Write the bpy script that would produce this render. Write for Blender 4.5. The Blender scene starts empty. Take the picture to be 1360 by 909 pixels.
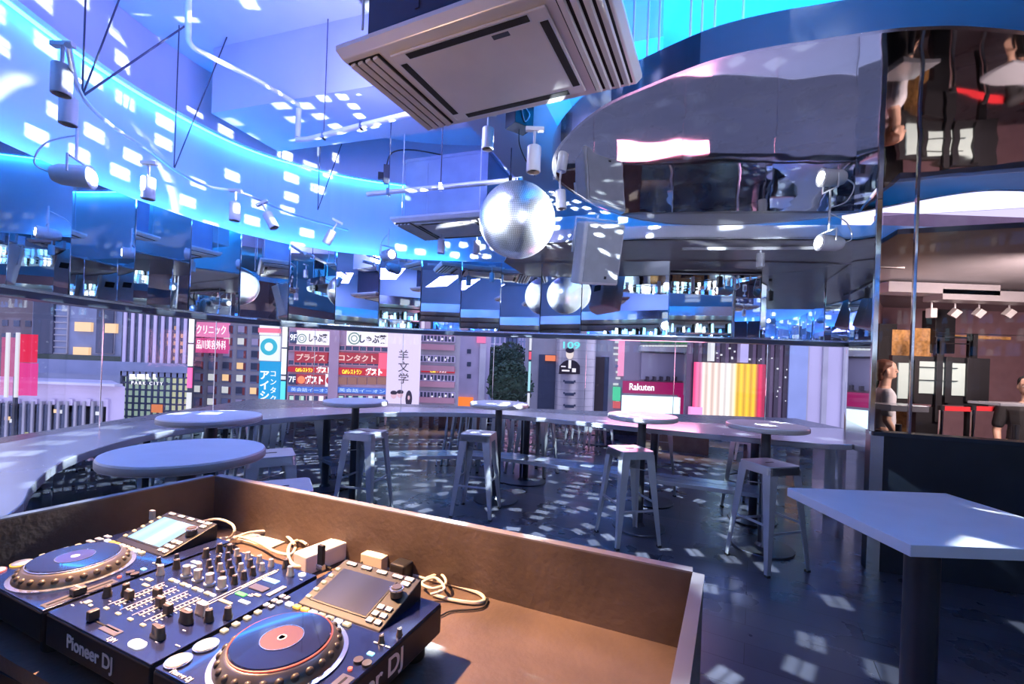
import bpy, math, random
from mathutils import Vector, Matrix
random.seed(7)
D = bpy.data; C = bpy.context.scene.collection; PI = math.pi
# ---------------------------------------------------------------- camera frame (level, rolled 2.1 deg)
F = 590.0; PX = 680.0; PY = 478.0; TH = math.radians(2.1); H = 1.52
def ray(px, py):
    dx = px-PX; dy = PY-py
    return (dx*math.cos(TH)-dy*math.sin(TH))/F, (dx*math.sin(TH)+dy*math.cos(TH))/F
def atz(px, py, z):
    x, k = ray(px, py); Y = (z-H)/k; return Vector((x*Y, Y, z))
def atY(px, py, Y):
    x, k = ray(px, py); return Vector((x*Y, Y, H+k*Y))
# ---------------------------------------------------------------- materials
def sock(n, *names):
    for s in names:
        if s in n.inputs: return n.inputs[s]
def mat(name, col, rough=.5, metal=0, var=.08, scale=8, bump=0, bscale=40, emit=None, es=0, spec=.5, coat=0):
    m = D.materials.new(name); m.use_nodes = True; nt = m.node_tree; b = nt.nodes['Principled BSDF']
    b.inputs['Roughness'].default_value = rough; b.inputs['Metallic'].default_value = metal
    b.inputs['Specular IOR Level'].default_value = spec; b.inputs['Coat Weight'].default_value = coat
    tc = nt.nodes.new('ShaderNodeTexCoord'); nz = nt.nodes.new('ShaderNodeTexNoise')
    nz.inputs['Scale'].default_value = scale; nz.inputs['Detail'].default_value = 3
    nt.links.new(tc.outputs['Object'], nz.inputs['Vector'])
    cr = nt.nodes.new('ShaderNodeValToRGB')
    cr.color_ramp.elements[0].position = .3; cr.color_ramp.elements[1].position = .7
    cr.color_ramp.elements[0].color = tuple(max(0, c*(1-var)) for c in col)+(1,)
    cr.color_ramp.elements[1].color = tuple(min(1, c*(1+var)) for c in col)+(1,)
    nt.links.new(nz.outputs['Fac'], cr.inputs['Fac']); nt.links.new(cr.outputs['Color'], b.inputs['Base Color'])
    if bump:
        n2 = nt.nodes.new('ShaderNodeTexNoise'); n2.inputs['Scale'].default_value = bscale
        nt.links.new(tc.outputs['Object'], n2.inputs['Vector'])
        bp = nt.nodes.new('ShaderNodeBump'); bp.inputs['Strength'].default_value = bump; bp.inputs['Distance'].default_value = .02
        nt.links.new(n2.outputs['Fac'], bp.inputs['Height']); nt.links.new(bp.outputs['Normal'], b.inputs['Normal'])
    if emit:
        b.inputs['Emission Color'].default_value = emit+(1,); b.inputs['Emission Strength'].default_value = es
    return m
def glow(name, col, s, sample=False):
    m = mat(name, tuple(c*.4 for c in col), .5, var=.02, emit=col, es=s)
    if not sample: m.cycles.emission_sampling = 'NONE'
    return m
M = {}
M['wall'] = mat('painted_wall', (.62,.62,.70), .55, var=.04, scale=2)
M['ceil'] = mat('concrete_ceiling', (.55,.57,.66), .6, var=.06, scale=1.5)
M['soffit'] = mat('grey_soffit', (.34,.33,.36), .35, var=.05)
M['tile'] = mat('ball_tile', (.9,.93,.96), .33, 1, var=.01)
M['mirror'] = mat('mirror_glass', (.86,.9,.92), .012, 1, var=.01)
M['steel'] = mat('polished_steel', (.78,.76,.76), .03, 1, var=.02, bump=.35, bscale=1.3)
M['lip'] = mat('satin_steel', (.8,.8,.85), .16, 1, var=.02, scale=2, bump=.06, bscale=3)
M['darkrail'] = mat('dark_rail', (.03,.04,.06), .35, .3)
M['chrome'] = mat('chrome_edge', (.8,.8,.82), .12, 1)
M['counter'] = mat('satin_counter', (.50,.54,.62), .22, .55, var=.05, scale=3)
M['top'] = mat('white_tabletop', (.8,.8,.84), .38, var=.03)
M['toprim'] = mat('tabletop_rim', (.42,.40,.40), .5)
M['post'] = mat('charcoal_steel', (.055,.06,.075), .35, .5)
M['stool'] = mat('pale_painted_steel', (.50,.53,.58), .3, .45, var=.05)
M['foot'] = mat('black_rubber', (.015,.015,.015), .7)
M['booth'] = mat('booth_board', (.125,.088,.07), .45, var=.25, scale=7, bump=.08, bscale=60)
M['boothrim'] = mat('booth_rim', (.22,.20,.21), .4, var=.1)
M['black'] = mat('black_plastic', (.016,.016,.02), .45, spec=.3)
M['deck'] = mat('deck_faceplate', (.016,.022,.075), .22, .3, var=.1, coat=.3)
M['jogside'] = mat('jog_grip', (.20,.17,.14), .3, .7, var=.15)
M['jogtop'] = mat('jog_top', (.02,.022,.05), .12, .2, coat=.6)
M['silver'] = mat('silver_ring', (.75,.75,.78), .2, .9)
M['knob'] = mat('knob_black', (.07,.055,.045), .4)
M['knobs'] = mat('knob_silver', (.72,.66,.58), .3, .6)
M['key'] = glow('lit_key', (1,.78,.5), .55)
M['keyw'] = glow('lit_key_white', (.9,.9,1), 1.0)
M['keyo'] = glow('lit_key_orange', (1,.5,.08), 1.2)
M['keyg'] = glow('lit_key_green', (.1,.9,.2), .8)
M['redring'] = glow('red_ring', (1,.15,.1), .9)
M['print'] = mat('white_print', (.75,.7,.68), .5)
M['cable'] = mat('cream_cable', (.75,.68,.55), .45)
M['bcable'] = mat('black_cable', (.02,.02,.02), .5)
M['white'] = mat('white_plastic', (.8,.8,.82), .35)
M['paper'] = mat('cream_paper', (.75,.66,.5), .7)
M['ac'] = mat('cassette_metal', (.78,.72,.68), .35, .3, var=.06, scale=4)
M['aclight'] = mat('cassette_pale', (.7,.7,.7), .35, .4)
M['duct'] = mat('galvanised_duct', (.28,.36,.5), .3, .7, var=.1, scale=5)
M['ductdark'] = mat('dark_duct', (.035,.03,.06), .5)
M['slot'] = mat('slot_black', (.004,.004,.005), .8)
M['pipe'] = mat('white_pipe', (.7,.72,.78), .3, .3)
M['wire'] = mat('dark_wire', (.05,.05,.08), .5)
M['speaker'] = mat('speaker_white', (.72,.72,.74), .45, bump=.05, bscale=200)
M['grille'] = mat('speaker_grille', (.50,.52,.56), .5, .2, bump=.3, bscale=300)
M['lens'] = glow('lamp_lens', (.85,.92,1), 60)
M['mauve'] = mat('mauve_wall', (.5,.31,.36), .7)
M['navy'] = mat('navy_panel', (.014,.020,.032), .35, var=.3, scale=3)
M['grain'] = mat('orange_wood', (.62,.34,.12), .5, var=.4, scale=25)
M['redbelt'] = mat('red_belt', (.55,.02,.03), .6)
M['skin'] = mat('skin', (.62,.40,.30), .5)
M['hair'] = mat('brown_hair', (.10,.035,.02), .6)
M['blackcloth'] = mat('black_cloth', (.012,.012,.016), .8)
M['whitecloth'] = mat('pale_cloth', (.66,.68,.74), .8)
# LED strips: real light sources
M['led'] = glow('blue_led', (.02,.23,1.0), 60, True)
M['led2'] = glow('cyan_led', (.02,.30,1.0), 26, True)

def led_screen(name, stops, strength, stripes=14):
    m = D.materials.new(name); m.use_nodes = True; nt = m.node_tree; b = nt.nodes['Principled BSDF']
    tc = nt.nodes.new('ShaderNodeTexCoord'); sp = nt.nodes.new('ShaderNodeSeparateXYZ'); cr = nt.nodes.new('ShaderNodeValToRGB')
    nt.links.new(tc.outputs['Generated'], sp.inputs[0]); nt.links.new(sp.outputs['X'], cr.inputs['Fac'])
    e = cr.color_ramp.elements
    while len(e) < len(stops): e.new(.5)
    for i, (p, c) in enumerate(stops): e[i].position = p; e[i].color = c+(1,)
    wv = nt.nodes.new('ShaderNodeMath'); wv.operation = 'SINE'; ml = nt.nodes.new('ShaderNodeMath'); ml.operation = 'MULTIPLY'; ml.inputs[1].default_value = stripes*6.283
    nt.links.new(sp.outputs['X'], ml.inputs[0]); nt.links.new(ml.outputs[0], wv.inputs[0])
    mr = nt.nodes.new('ShaderNodeMapRange'); mr.inputs['From Min'].default_value = -1; mr.inputs['To Min'].default_value = strength*.55; mr.inputs['To Max'].default_value = strength
    nt.links.new(wv.outputs[0], mr.inputs['Value'])
    nt.links.new(cr.outputs['Color'], b.inputs['Emission Color']); nt.links.new(mr.outputs[0], b.inputs['Emission Strength'])
    b.inputs['Base Color'].default_value = (.02,.02,.02,1); b.inputs['Roughness'].default_value = .2; b.inputs['Specular IOR Level'].default_value = .25; m.cycles.emission_sampling = 'NONE'
    return m
def glass_mat(name, tint=(.93,.95,.98), fac=1.0, rough=.0):
    m = D.materials.new(name); m.use_nodes = True; nt = m.node_tree; nt.nodes.clear()
    o = nt.nodes.new('ShaderNodeOutputMaterial'); mx = nt.nodes.new('ShaderNodeMixShader')
    t = nt.nodes.new('ShaderNodeBsdfTransparent'); t.inputs[0].default_value = tint+(1,)
    g = nt.nodes.new('ShaderNodeBsdfGlossy'); g.inputs['Roughness'].default_value = rough
    f = nt.nodes.new('ShaderNodeFresnel'); f.inputs['IOR'].default_value = 1.3
    mu = nt.nodes.new('ShaderNodeMath'); mu.operation = 'MULTIPLY'; mu.inputs[1].default_value = fac
    nt.links.new(f.outputs[0], mu.inputs[0]); nt.links.new(mu.outputs[0], mx.inputs[0])
    nt.links.new(t.outputs[0], mx.inputs[1]); nt.links.new(g.outputs[0], mx.inputs[2]); nt.links.new(mx.outputs[0], o.inputs[0])
    return m
M['glass'] = glass_mat('window_glass', fac=.8)
M['glass2'] = glass_mat('partition_glass', (.8,.78,.8), fac=.6)
def floor_mat():
    m = D.materials.new('dark_floor'); m.use_nodes = True; nt = m.node_tree; b = nt.nodes['Principled BSDF']
    tc = nt.nodes.new('ShaderNodeTexCoord'); mp = nt.nodes.new('ShaderNodeMapping'); mp.inputs['Rotation'].default_value = (0,0,.5)
    nt.links.new(tc.outputs['Object'], mp.inputs[0])
    nz = nt.nodes.new('ShaderNodeTexNoise'); nz.inputs['Scale'].default_value = 2.5; nz.inputs['Detail'].default_value = 6
    nt.links.new(mp.outputs[0], nz.inputs['Vector'])
    br = nt.nodes.new('ShaderNodeTexBrick'); br.inputs['Scale'].default_value = 1
    br.inputs['Color1'].default_value = (.115,.12,.16,1); br.inputs['Color2'].default_value = (.085,.09,.125,1); br.inputs['Mortar'].default_value = (.03,.03,.035,1)
    br.inputs['Mortar Size'].default_value = .002; br.inputs['Brick Width'].default_value = 1.2; br.inputs['Row Height'].default_value = .2
    nt.links.new(mp.outputs[0], br.inputs['Vector'])
    mx = nt.nodes.new('ShaderNodeMixRGB'); mx.blend_type = 'MULTIPLY'; mx.inputs[0].default_value = .6
    nt.links.new(br.outputs['Color'], mx.inputs[1]); nt.links.new(nz.outputs['Fac'], mx.inputs[2]); nt.links.new(mx.outputs[0], b.inputs['Base Color'])
    mr = nt.nodes.new('ShaderNodeMapRange'); mr.inputs['To Min'].default_value = .16; mr.inputs['To Max'].default_value = .42
    nt.links.new(nz.outputs['Fac'], mr.inputs['Value']); nt.links.new(mr.outputs[0], b.inputs['Roughness'])
    return m
M['floor'] = floor_mat()

# ---------------------------------------------------------------- mesh builder
class MB:
    def __init__(s): s.v = []; s.f = []; s.m = []; s.mi = 0
    def add(s, vs, fs):
        o = len(s.v); s.v += [tuple(v) for v in vs]
        for f in fs: s.f.append([o+i for i in f]); s.m.append(s.mi)
        return s
    def box(s, c, d, rz=0, rx=0, ry=0):
        R = Matrix.Rotation(rz,3,'Z') @ Matrix.Rotation(ry,3,'Y') @ Matrix.Rotation(rx,3,'X')
        vs = [Vector(c)+R@Vector((sx*d[0]/2, sy*d[1]/2, sz*d[2]/2)) for sz in (-1,1) for sy in (-1,1) for sx in (-1,1)]
        return s.add(vs, [(0,2,3,1),(4,5,7,6),(0,1,5,4),(2,6,7,3),(0,4,6,2),(1,3,7,5)])
    def span(s, x0,x1,y0,y1,z0,z1): return s.box(((x0+x1)/2,(y0+y1)/2,(z0+z1)/2),(abs(x1-x0),abs(y1-y0),abs(z1-z0)))
    def prism(s, pts, z0, z1):
        n = len(pts); a = sum(pts[i][0]*pts[(i+1)%n][1]-pts[(i+1)%n][0]*pts[i][1] for i in range(n))
        if a < 0: pts = pts[::-1]
        vs = [(p[0],p[1],z0) for p in pts]+[(p[0],p[1],z1) for p in pts]
        return s.add(vs, [tuple(range(n))[::-1], tuple(range(n,2*n))]+[(i,(i+1)%n,n+(i+1)%n,n+i) for i in range(n)])
    def strip(s, a, b, z0, z1):      # solid between two plan curves of equal length
        n = len(a); vs = []
        for z in (z0,z1):
            vs += [(p[0],p[1],z) for p in a]; vs += [(p[0],p[1],z) for p in b]
        A0,B0,A1,B1 = 0,n,2*n,3*n; fs = []
        for i in range(n-1):
            fs += [(A1+i,A1+i+1,B1+i+1,B1+i),(A0+i,B0+i,B0+i+1,A0+i+1),(A0+i,A0+i+1,A1+i+1,A1+i),(B0+i,B1+i,B1+i+1,B0+i+1)]
        fs += [(A0,A1,B1,B0),(A0+n-1,B0+n-1,B1+n-1,A1+n-1)]
        return s.add(vs, fs)
    def cone(s, p0, p1, r0, r1=None, n=16, cap=True):
        r1 = r0 if r1 is None else r1; p0 = Vector(p0); p1 = Vector(p1); d = (p1-p0).normalized()
        u = d.orthogonal().normalized(); w = d.cross(u); vs = []
        for p, r in ((p0,r0),(p1,r1)):
            for i in range(n):
                a = 2*PI*i/n; vs.append(p+u*math.cos(a)*r+w*math.sin(a)*r)
        fs = [(i,(i+1)%n,n+(i+1)%n,n+i) for i in range(n)]
        if cap: fs += [tuple(range(n))[::-1], tuple(range(n,2*n))]
        return s.add(vs, fs)
    def tube(s, pts, r, n=8):
        pts = [Vector(p) for p in pts]; vs = []; k = len(pts); u = None
        for i, p in enumerate(pts):
            t = (pts[min(i+1,k-1)]-pts[max(i-1,0)]).normalized()
            u = t.orthogonal() if u is None else u-t*u.dot(t)
            u = u.normalized(); w = t.cross(u)
            for j in range(n):
                a = 2*PI*j/n; vs.append(p+(u*math.cos(a)+w*math.sin(a))*r)
        fs = [(i*n+j, i*n+(j+1)%n, (i+1)*n+(j+1)%n, (i+1)*n+j) for i in range(k-1) for j in range(n)]
        fs += [tuple(range(n))[::-1], tuple(range((k-1)*n,k*n))]
        return s.add(vs, fs)
    def lathe(s, prof, n=32, c=(0,0,0), ax=None):
        vs = []; R = Matrix.Identity(3)
        if ax is not None: R = Vector((0,0,1)).rotation_difference(Vector(ax)).to_matrix()
        for r, z in prof:
            for i in range(n):
                a = 2*PI*i/n; vs.append(Vector(c)+R@Vector((r*math.cos(a), r*math.sin(a), z)))
        k = len(prof); fs = [(i*n+j, i*n+(j+1)%n, (i+1)*n+(j+1)%n, (i+1)*n+j) for i in range(k-1) for j in range(n)]
        if prof[0][0] < .02: fs.append(tuple(range(n))[::-1])
        if prof[-1][0] < .02: fs.append(tuple(range((k-1)*n,k*n)))
        return s.add(vs, fs)
    def ell(s, c, r, n=16, m=10):
        vs = []; c = Vector(c)
        for i in range(m+1):
            t = PI*i/m
            for j in range(n):
                a = 2*PI*j/n; vs.append(c+Vector((r[0]*math.sin(t)*math.cos(a), r[1]*math.sin(t)*math.sin(a), -r[2]*math.cos(t))))
        return s.add(vs, [(i*n+j, i*n+(j+1)%n, (i+1)*n+(j+1)%n, (i+1)*n+j) for i in range(m) for j in range(n)])
    def build(s, name, m, parent=None, smooth=False, bevel=0, seg=2, kind=None):
        me = D.meshes.new(name); me.from_pydata(s.v, [], s.f)
        for x in (m if isinstance(m, (list,tuple)) else [m]): me.materials.append(M[x] if isinstance(x, str) else x)
        for i, p in enumerate(me.polygons): p.material_index = s.m[i]; p.use_smooth = smooth
        me.update(); o = D.objects.new(name, me); C.objects.link(o)
        if smooth:
            try: me.set_sharp_from_angle(angle=math.radians(38))
            except Exception: pass
        if parent is not None: o.parent = parent
        if bevel:
            b = o.modifiers.new('bevel','BEVEL'); b.width = bevel; b.segments = seg; b.limit_method = 'ANGLE'
        if kind: o['kind'] = kind
        return o
def tag(o, label, cat, group=None, kind=None):
    o['label'] = label; o['category'] = cat
    if group: o['group'] = group
    if kind: o['kind'] = kind
    return o
def thing(name, label, cat, loc=(0,0,0), rz=0, group=None):
    o = D.objects.new(name, None); C.objects.link(o); o.location = loc; o.rotation_euler = (0,0,rz); o.empty_display_size = .1
    return tag(o, label, cat, group)
def dup(root, loc, rz, label, group=None):
    r = root.copy(); C.objects.link(r); r.location = loc; r.rotation_euler = (0,0,rz); r['label'] = label
    if group: r['group'] = group
    for ch in list(root.children):
        c = ch.copy(); C.objects.link(c); c.parent = r
        for g in ch.children:
            d = g.copy(); C.objects.link(d); d.parent = c
    return r
def text(s, size, name, m, parent, loc, rot, ext=.002, align='CENTER', sx=1, bold=0, spacing=1):
    cu = D.curves.new(name, 'FONT'); cu.body = s; cu.size = size; cu.extrude = ext; cu.align_x = align; cu.align_y = 'CENTER'; cu.offset = bold
    cu.space_character = spacing
    t = D.objects.new(name+'_src', cu); C.objects.link(t)
    dg = bpy.context.evaluated_depsgraph_get(); dg.update()
    me = D.meshes.new_from_object(t.evaluated_get(dg)); D.objects.remove(t); D.curves.remove(cu)
    me.materials.clear(); me.materials.append(M[m] if isinstance(m, str) else m)
    o = D.objects.new(name, me); C.objects.link(o); o.location = loc; o.rotation_euler = rot; o.scale = (sx,1,1)
    if parent is not None: o.parent = parent
    return o
def fit(o, w, h):
    xs = [v.co.x for v in o.data.vertices]; ys = [v.co.y for v in o.data.vertices]
    if not xs: return o
    kx = w/max(1e-6,max(xs)-min(xs)); ky = h/max(1e-6,max(ys)-min(ys)); cx = (max(xs)+min(xs))/2; cy = (max(ys)+min(ys))/2
    for v in o.data.vertices: v.co.x = (v.co.x-cx)*kx; v.co.y = (v.co.y-cy)*ky
    o.scale = (1,1,1); return o
def catmull(P, per=8):
    out = []; n = len(P)
    P = [Vector(p) for p in P]
    for i in range(n-1):
        a = P[max(i-1,0)]; b = P[i]; c = P[i+1]; d = P[min(i+2,n-1)]
        for k in range(per):
            t = k/per
            out.append(.5*((2*b)+(c-a)*t+(2*a-5*b+4*c-d)*t*t+(3*b-a-3*c+d)*t**3))
    out.append(P[-1]); return out
def resample(P, step=None, n=None):
    L = [0]
    for a, b in zip(P, P[1:]): L.append(L[-1]+(b-a).length)
    if n is None: n = max(2, round(L[-1]/step)+1)
    out = []; j = 0
    for i in range(n):
        t = L[-1]*i/(n-1)
        while j < len(L)-2 and L[j+1] < t: j += 1
        out.append(P[j].lerp(P[j+1], (t-L[j])/max(1e-9, L[j+1]-L[j])))
    return out
def offset(P, d):                     # + = to the left of travel
    out = []
    for i, p in enumerate(P):
        t = (P[min(i+1,len(P)-1)]-P[max(i-1,0)]); t.normalize()
        out.append(Vector((p[0]-t[1]*d, p[1]+t[0]*d)))
    return out

# ================================================================ SETTING
W = resample(catmull([(-2.75,-.3),(-2.95,.8),(-3.1,1.8),(-3.17,2.74),(-3.2,3.3),(-3.12,3.95),(-2.82,4.72),(-2.2,5.25),(-1.4,5.53),(-.6,5.58),(.3,5.49),(1.2,5.3),(2.0,5.08),(3.0,5.0),(3.76,4.99)]), n=96)
Fr = resample(catmull([(-1.55,.1),(-1.6,.6),(-1.66,1.15),(-1.74,1.45),(-1.90,1.74),(-2.15,2.02),(-2.42,2.42),(-2.58,2.9),(-2.60,3.42),(-2.33,4.05),(-1.95,4.53),(-1.38,4.96),(-.33,5.19),(.55,4.89),(1.57,4.39),(2.61,3.95),(3.04,3.93)]), n=96)
ZC = .88; ZB = 1.86; ZT = 2.73; ZW = 3.70; ZTOP = 4.2
MB().span(-8,9,-6,14,-.2,0).build('floor','floor',kind='structure')
MB().span(-8,9,-6,6.2,ZTOP,ZTOP+.2).build('ceiling','ceil',kind='structure')
# window counter
Wc = resample(catmull([tuple(p) for p in W[::4]]+[tuple(W[-1])],4), n=96)
o = MB().strip(W, Fr, ZC-.05, ZC).build('window_counter','counter',bevel=.006)
tag(o, 'long curved satin counter running under the windows', 'counter')
# mirrored wall below the counter
MB().strip(offset(Fr,.06), offset(Fr,.10), 0, ZC-.05).build('wall_counter','mirror',kind='structure')
# foot ledge
o = MB().strip(offset(Fr,.055)[46:90], offset(Fr,-.10)[46:90], .36, .40).build('foot_ledge','counter',bevel=.004)
tag(o, 'narrow metal foot ledge along the mirrored wall under the counter', 'ledge')
# windows
seg = [0,12,22,30,38,46,54,63,72,80,88,95]
for a, b in zip(seg, seg[1:]):
    g = MB().strip(W[a:b+1], offset(W,.012)[a:b+1], ZC, ZB-.06).build('window_%d' % (seg.index(a)+1),'glass',kind='structure')
    if a: MB().cone((W[a][0],W[a][1],ZC),(W[a][0],W[a][1],ZB-.06),.0035,n=8).build('window_joint','chrome',g)
# rail under mirror band
MB().strip(offset(W,-.06), offset(W,.10), ZB-.06, ZB).build('trim_1','darkrail',kind='structure')
MB().strip(offset(W,-.063), offset(W,-.058), ZB-.015, ZB+.003).build('trim_2','chrome',kind='structure')
# mirror band
band = thing('mirror_band','band of tall frameless mirror panels above the curved windows','mirror',(0,0,0))
Wi = offset(W,-.03); PN = resample(Wi, n=25)
i = 0
while i < len(PN)-1:
    a = PN[i]; b = PN[min(i+(1 if i < 18 else 2), len(PN)-1)]
    ang = math.atan2(b.y-a.y, b.x-a.x)+random.uniform(-.035,.035); L = (b-a).length; c = (a+b)/2
    tilt = random.uniform(-.02,.02)
    p = MB().box((0,0,0),(L-.006,.008,ZT-ZB-.01)).build('mirror_panel','mirror',band,bevel=.003,seg=1)
    p.location = (c.x,c.y,(ZT+ZB)/2); p.rotation_euler = (tilt,0,ang)
    i += 1 if i < 18 else 2
# band backing and LED cove
MB().strip(offset(W,.02), offset(W,.06), ZB, ZT-.06).build('wall_band','wall',kind='structure')
o = MB().strip(offset(W,.03)[:60], offset(W,.07)[:60], ZT-.03, ZT-.015).build('led_strip','led')
tag(o, 'blue light strip glowing behind the top of the mirror band', 'light strip')
# white wall above
MB().strip(offset(W,.16), offset(W,.26), ZT-.3, ZW).build('wall_left','wall',kind='structure')
MB().strip(offset(W,.04), offset(W,.26), ZW, ZW+.03).build('trim_3','wall',kind='structure')
MB().strip(offset(W,.02), offset(W,.08), ZW-.03, ZTOP).build('wall_fascia','wall',kind='structure')
o = MB().strip(offset(W,.10), offset(W,.13), ZW-.028, ZW-.018).build('led_strip','led2')
tag(o, 'thin cyan light strip under the upper fascia of the curved wall', 'light strip')

# ---- soffit and island
MB().prism([(-.05,4.75),(.6,4.45),(1.3,4.28),(2.2,4.15),(3.3,4.02),(6,4.0),(6,5.6),(3.8,5.35),(1.2,5.45),(.3,5.56),(-.15,5.58)],ZT,ZT+.02).build('ceiling_soffit','soffit',kind='structure')
MB().strip([Vector(p) for p in [(-.05,4.75),(.6,4.45),(1.3,4.28),(2.2,4.15),(3.3,4.02),(6,4.0)]],[Vector(p) for p in [(-.05,4.79),(.6,4.49),(1.3,4.32),(2.2,4.19),(3.3,4.06),(6,4.04)]],ZT,2.86).build('wall_soffit','wall',kind='structure')
zi = 2.86
pts = [(1360,46),(1276,39),(1212,40),(1167,44),(1072,58),(1037,63),(980,74),(931,88),(861,116),(801,144),(755,183),(738,211),(741,236),(766,257),(808,280),(871,295),(945,299),(1037,295),(1107,287),(1160,278),(1205,269),(1258,259),(1311,252.6),(1360,252.6)]
isl = [atz(x,y,zi) for x,y in pts]; isl = [Vector((p.x,p.y)) for p in isl]
isl = [Vector((4.6,1.2)),Vector((3.0,1.3))]+catmull(isl,4)+[Vector((4.6,3.3)),Vector((5.6,3.4))]
root = thing('ceiling_island','wave shaped polished steel ceiling panel hanging over the room','ceiling panel',(0,0,0))
MB().prism([tuple(p) for p in isl],zi,zi+.012).build('mirror_face','steel',root)
rim = isl[1:-1]
MB().strip(rim, offset(rim,.02) , zi-.002, zi+.14).build('edge_band','lip',root)
for x_ in (848,868,884,928,944,962,1002):
    q_ = atz(x_,70+(1002-x_)*.12,2.99); MB().cone((q_.x,q_.y+.12,zi+.01),(q_.x,q_.y+.12,ZTOP),.007,n=8).build('hanger_rod','pipe',root)
o = MB().strip(offset(rim,-.10), offset(rim,-.14), zi+.05, zi+.06).build('led_strip','led2')
tag(o, 'blue light strip hidden on top of the steel ceiling panel', 'light strip')

# ---- beams
def beam(name, a, b, w, z0, z1, m='ceil'):
    a = Vector(a); b = Vector(b); d = (b-a); ang = math.atan2(d.y,d.x); c = (a+b)/2
    MB().box((c.x,c.y,(z0+z1)/2),(d.length,w,z1-z0),ang).build(name,m,kind='structure')
beam('beam_1',(-2.65,4.32),(1.0,3.2),.75,3.62,ZTOP)
beam('beam_2',(-.55,2.0),(.70,5.25),.62,3.25,ZTOP)
# low wall and mirror return at the right
P0 = Vector((2.79,3.43)); P1 = Vector((3.2,4.23)); PE = Vector((3.76,5.0)); PR = Vector((5.4,2.50))
def wallseg(a, b, z0, z1, t): 
    d = (b-a).normalized(); n = Vector((-d.y,d.x)); m = MB()
    return m.prism([tuple(a),tuple(b),tuple(b+n*t),tuple(a+n*t)],z0,z1)
wallseg(P0,P1,0,1.07,-.08).build('wall_return','lip',kind='structure')
wallseg(P1,PE,0,1.07,-.08).build('wall_return_back','navy',kind='structure')
wallseg(P0,P1,1.07,ZT,-.02).build('wall_return_mirror','mirror',kind='structure')
wallseg(P1,PE,1.07,ZT,-.02).build('wall_return_glass','mirror',kind='structure')
wallseg(P0,PR,0,1.04,.10).build('wall_right_low','navy',bevel=.004,kind='structure')
wallseg(P0+Vector((0,-.02)),PR+Vector((0,-.02)),1.04,1.07,.14).build('trim_4','darkrail',kind='structure')
d = (PR-P0).normalized()
g = wallseg(P0+d*.03,PR,1.07,ZT,.012).build('window_20','glass2',kind='structure')  # a mirror in reality, built as glass onto a made up room
for t, w in ((.0,.035),(.235,.02)):
    p = P0+d*t; MB().box((p.x,p.y,(1.07+2.86)/2),(w,.03,2.86-1.07),math.atan2(d.y,d.x)).build('partition_post','chrome',g,bevel=.003)

# ---- shell behind the camera and on the sides
MB().span(-5,9,-3.2,-3.0,0,ZTOP).build('wall_back','wall',kind='structure')
MB().span(-3.7,9.0,-3.0,-1.0,2.76,2.88).build('ceiling_back','soffit',kind='structure')
MB().span(-3.7,9.0,-1.0,-.96,2.70,2.92).build('trim_5','lip',kind='structure')
back = thing('mirror_band','band of mirror panels on the wall behind the booth','mirror',(0,0,0))
for k in range(16): MB().box((-3.5+k*.6,-2.9+random.uniform(-.01,.01),2.3),(.59,.01,.87),random.uniform(-.04,.04)).build('mirror_panel','mirror',back)
o = MB().span(-3.6,8.5,-1.02,-.98,2.89,2.90).build('led_strip','led2'); tag(o,'blue light strip on top of the low ceiling behind the booth','light strip')
t = thing('bar_backdrop','orange timber panel on the wall behind the booth','panel',(2.2,-2.98,0)); MB().span(-1.2,1.2,0,.05,.9,1.8).build('board','grain',t)  # made up bar behind the camera, gives the mirrors orange and sparkle
mb = MB(); random.seed(5)
bot = [glow('lit_bottle_a',(.35,.75,1),2.5),glow('lit_bottle_b',(.9,.97,1),3),glow('lit_bottle_c',(.1,.35,1),2.5),M['black']]
for z_ in (1.88,2.12,2.42):
    for k in range(110):
        mb.mi = random.randrange(4); x = -3.6+k*.105+random.uniform(-.03,.03); hb = random.uniform(.10,.26); mb.cone((x,.17,z_),(x,.17,z_+hb),.035,.02,n=8)
mb.build('lit_bottles',bot,t,kind='stuff')  # glowing shapes added as sparkle for the mirror band
for z_ in (1.87,2.11,2.41): MB().span(-3.7,8,.1,.24,z_-.02,z_).build('shelf','chrome',t)
M['warmpanel'] = glow('lit_amber_panel',(1,.42,.10),1.6); M['coolpanel'] = glow('lit_cool_panel',(.55,.8,1),1.8)  # added glow surfaces, there only to show in the mirrors
for k in range(11):
    x = -6+k*.92
    MB().span(x,x+random.uniform(.15,.6),.05,.09,random.uniform(.9,1.5),random.uniform(1.6,1.84)).build('lit_panel',('coolpanel','warmpanel','black','coolpanel','grain')[k%5],t)
    MB().span(x+.62,x+.70,.02,.16,.0,1.85).build('dark_post','black',t)
    MB().cone((x+.3,.3,1.9+random.uniform(0,.5)),(x+.3,.34,1.75),.05,n=12).build('pendant_lamp','white',t); MB().span(-1.25,1.25,0,.07,.84,.9).build('shelf','white',t)  # added lamp shapes, unlit clutter for the reflections
MB().span(9.0,9.2,-3.2,7.6,0,ZTOP).build('wall_right','mauve',kind='structure')
MB().span(-3.9,-3.7,-3.2,.2,0,ZTOP).build('wall_left_back','wall',kind='structure')

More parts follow.
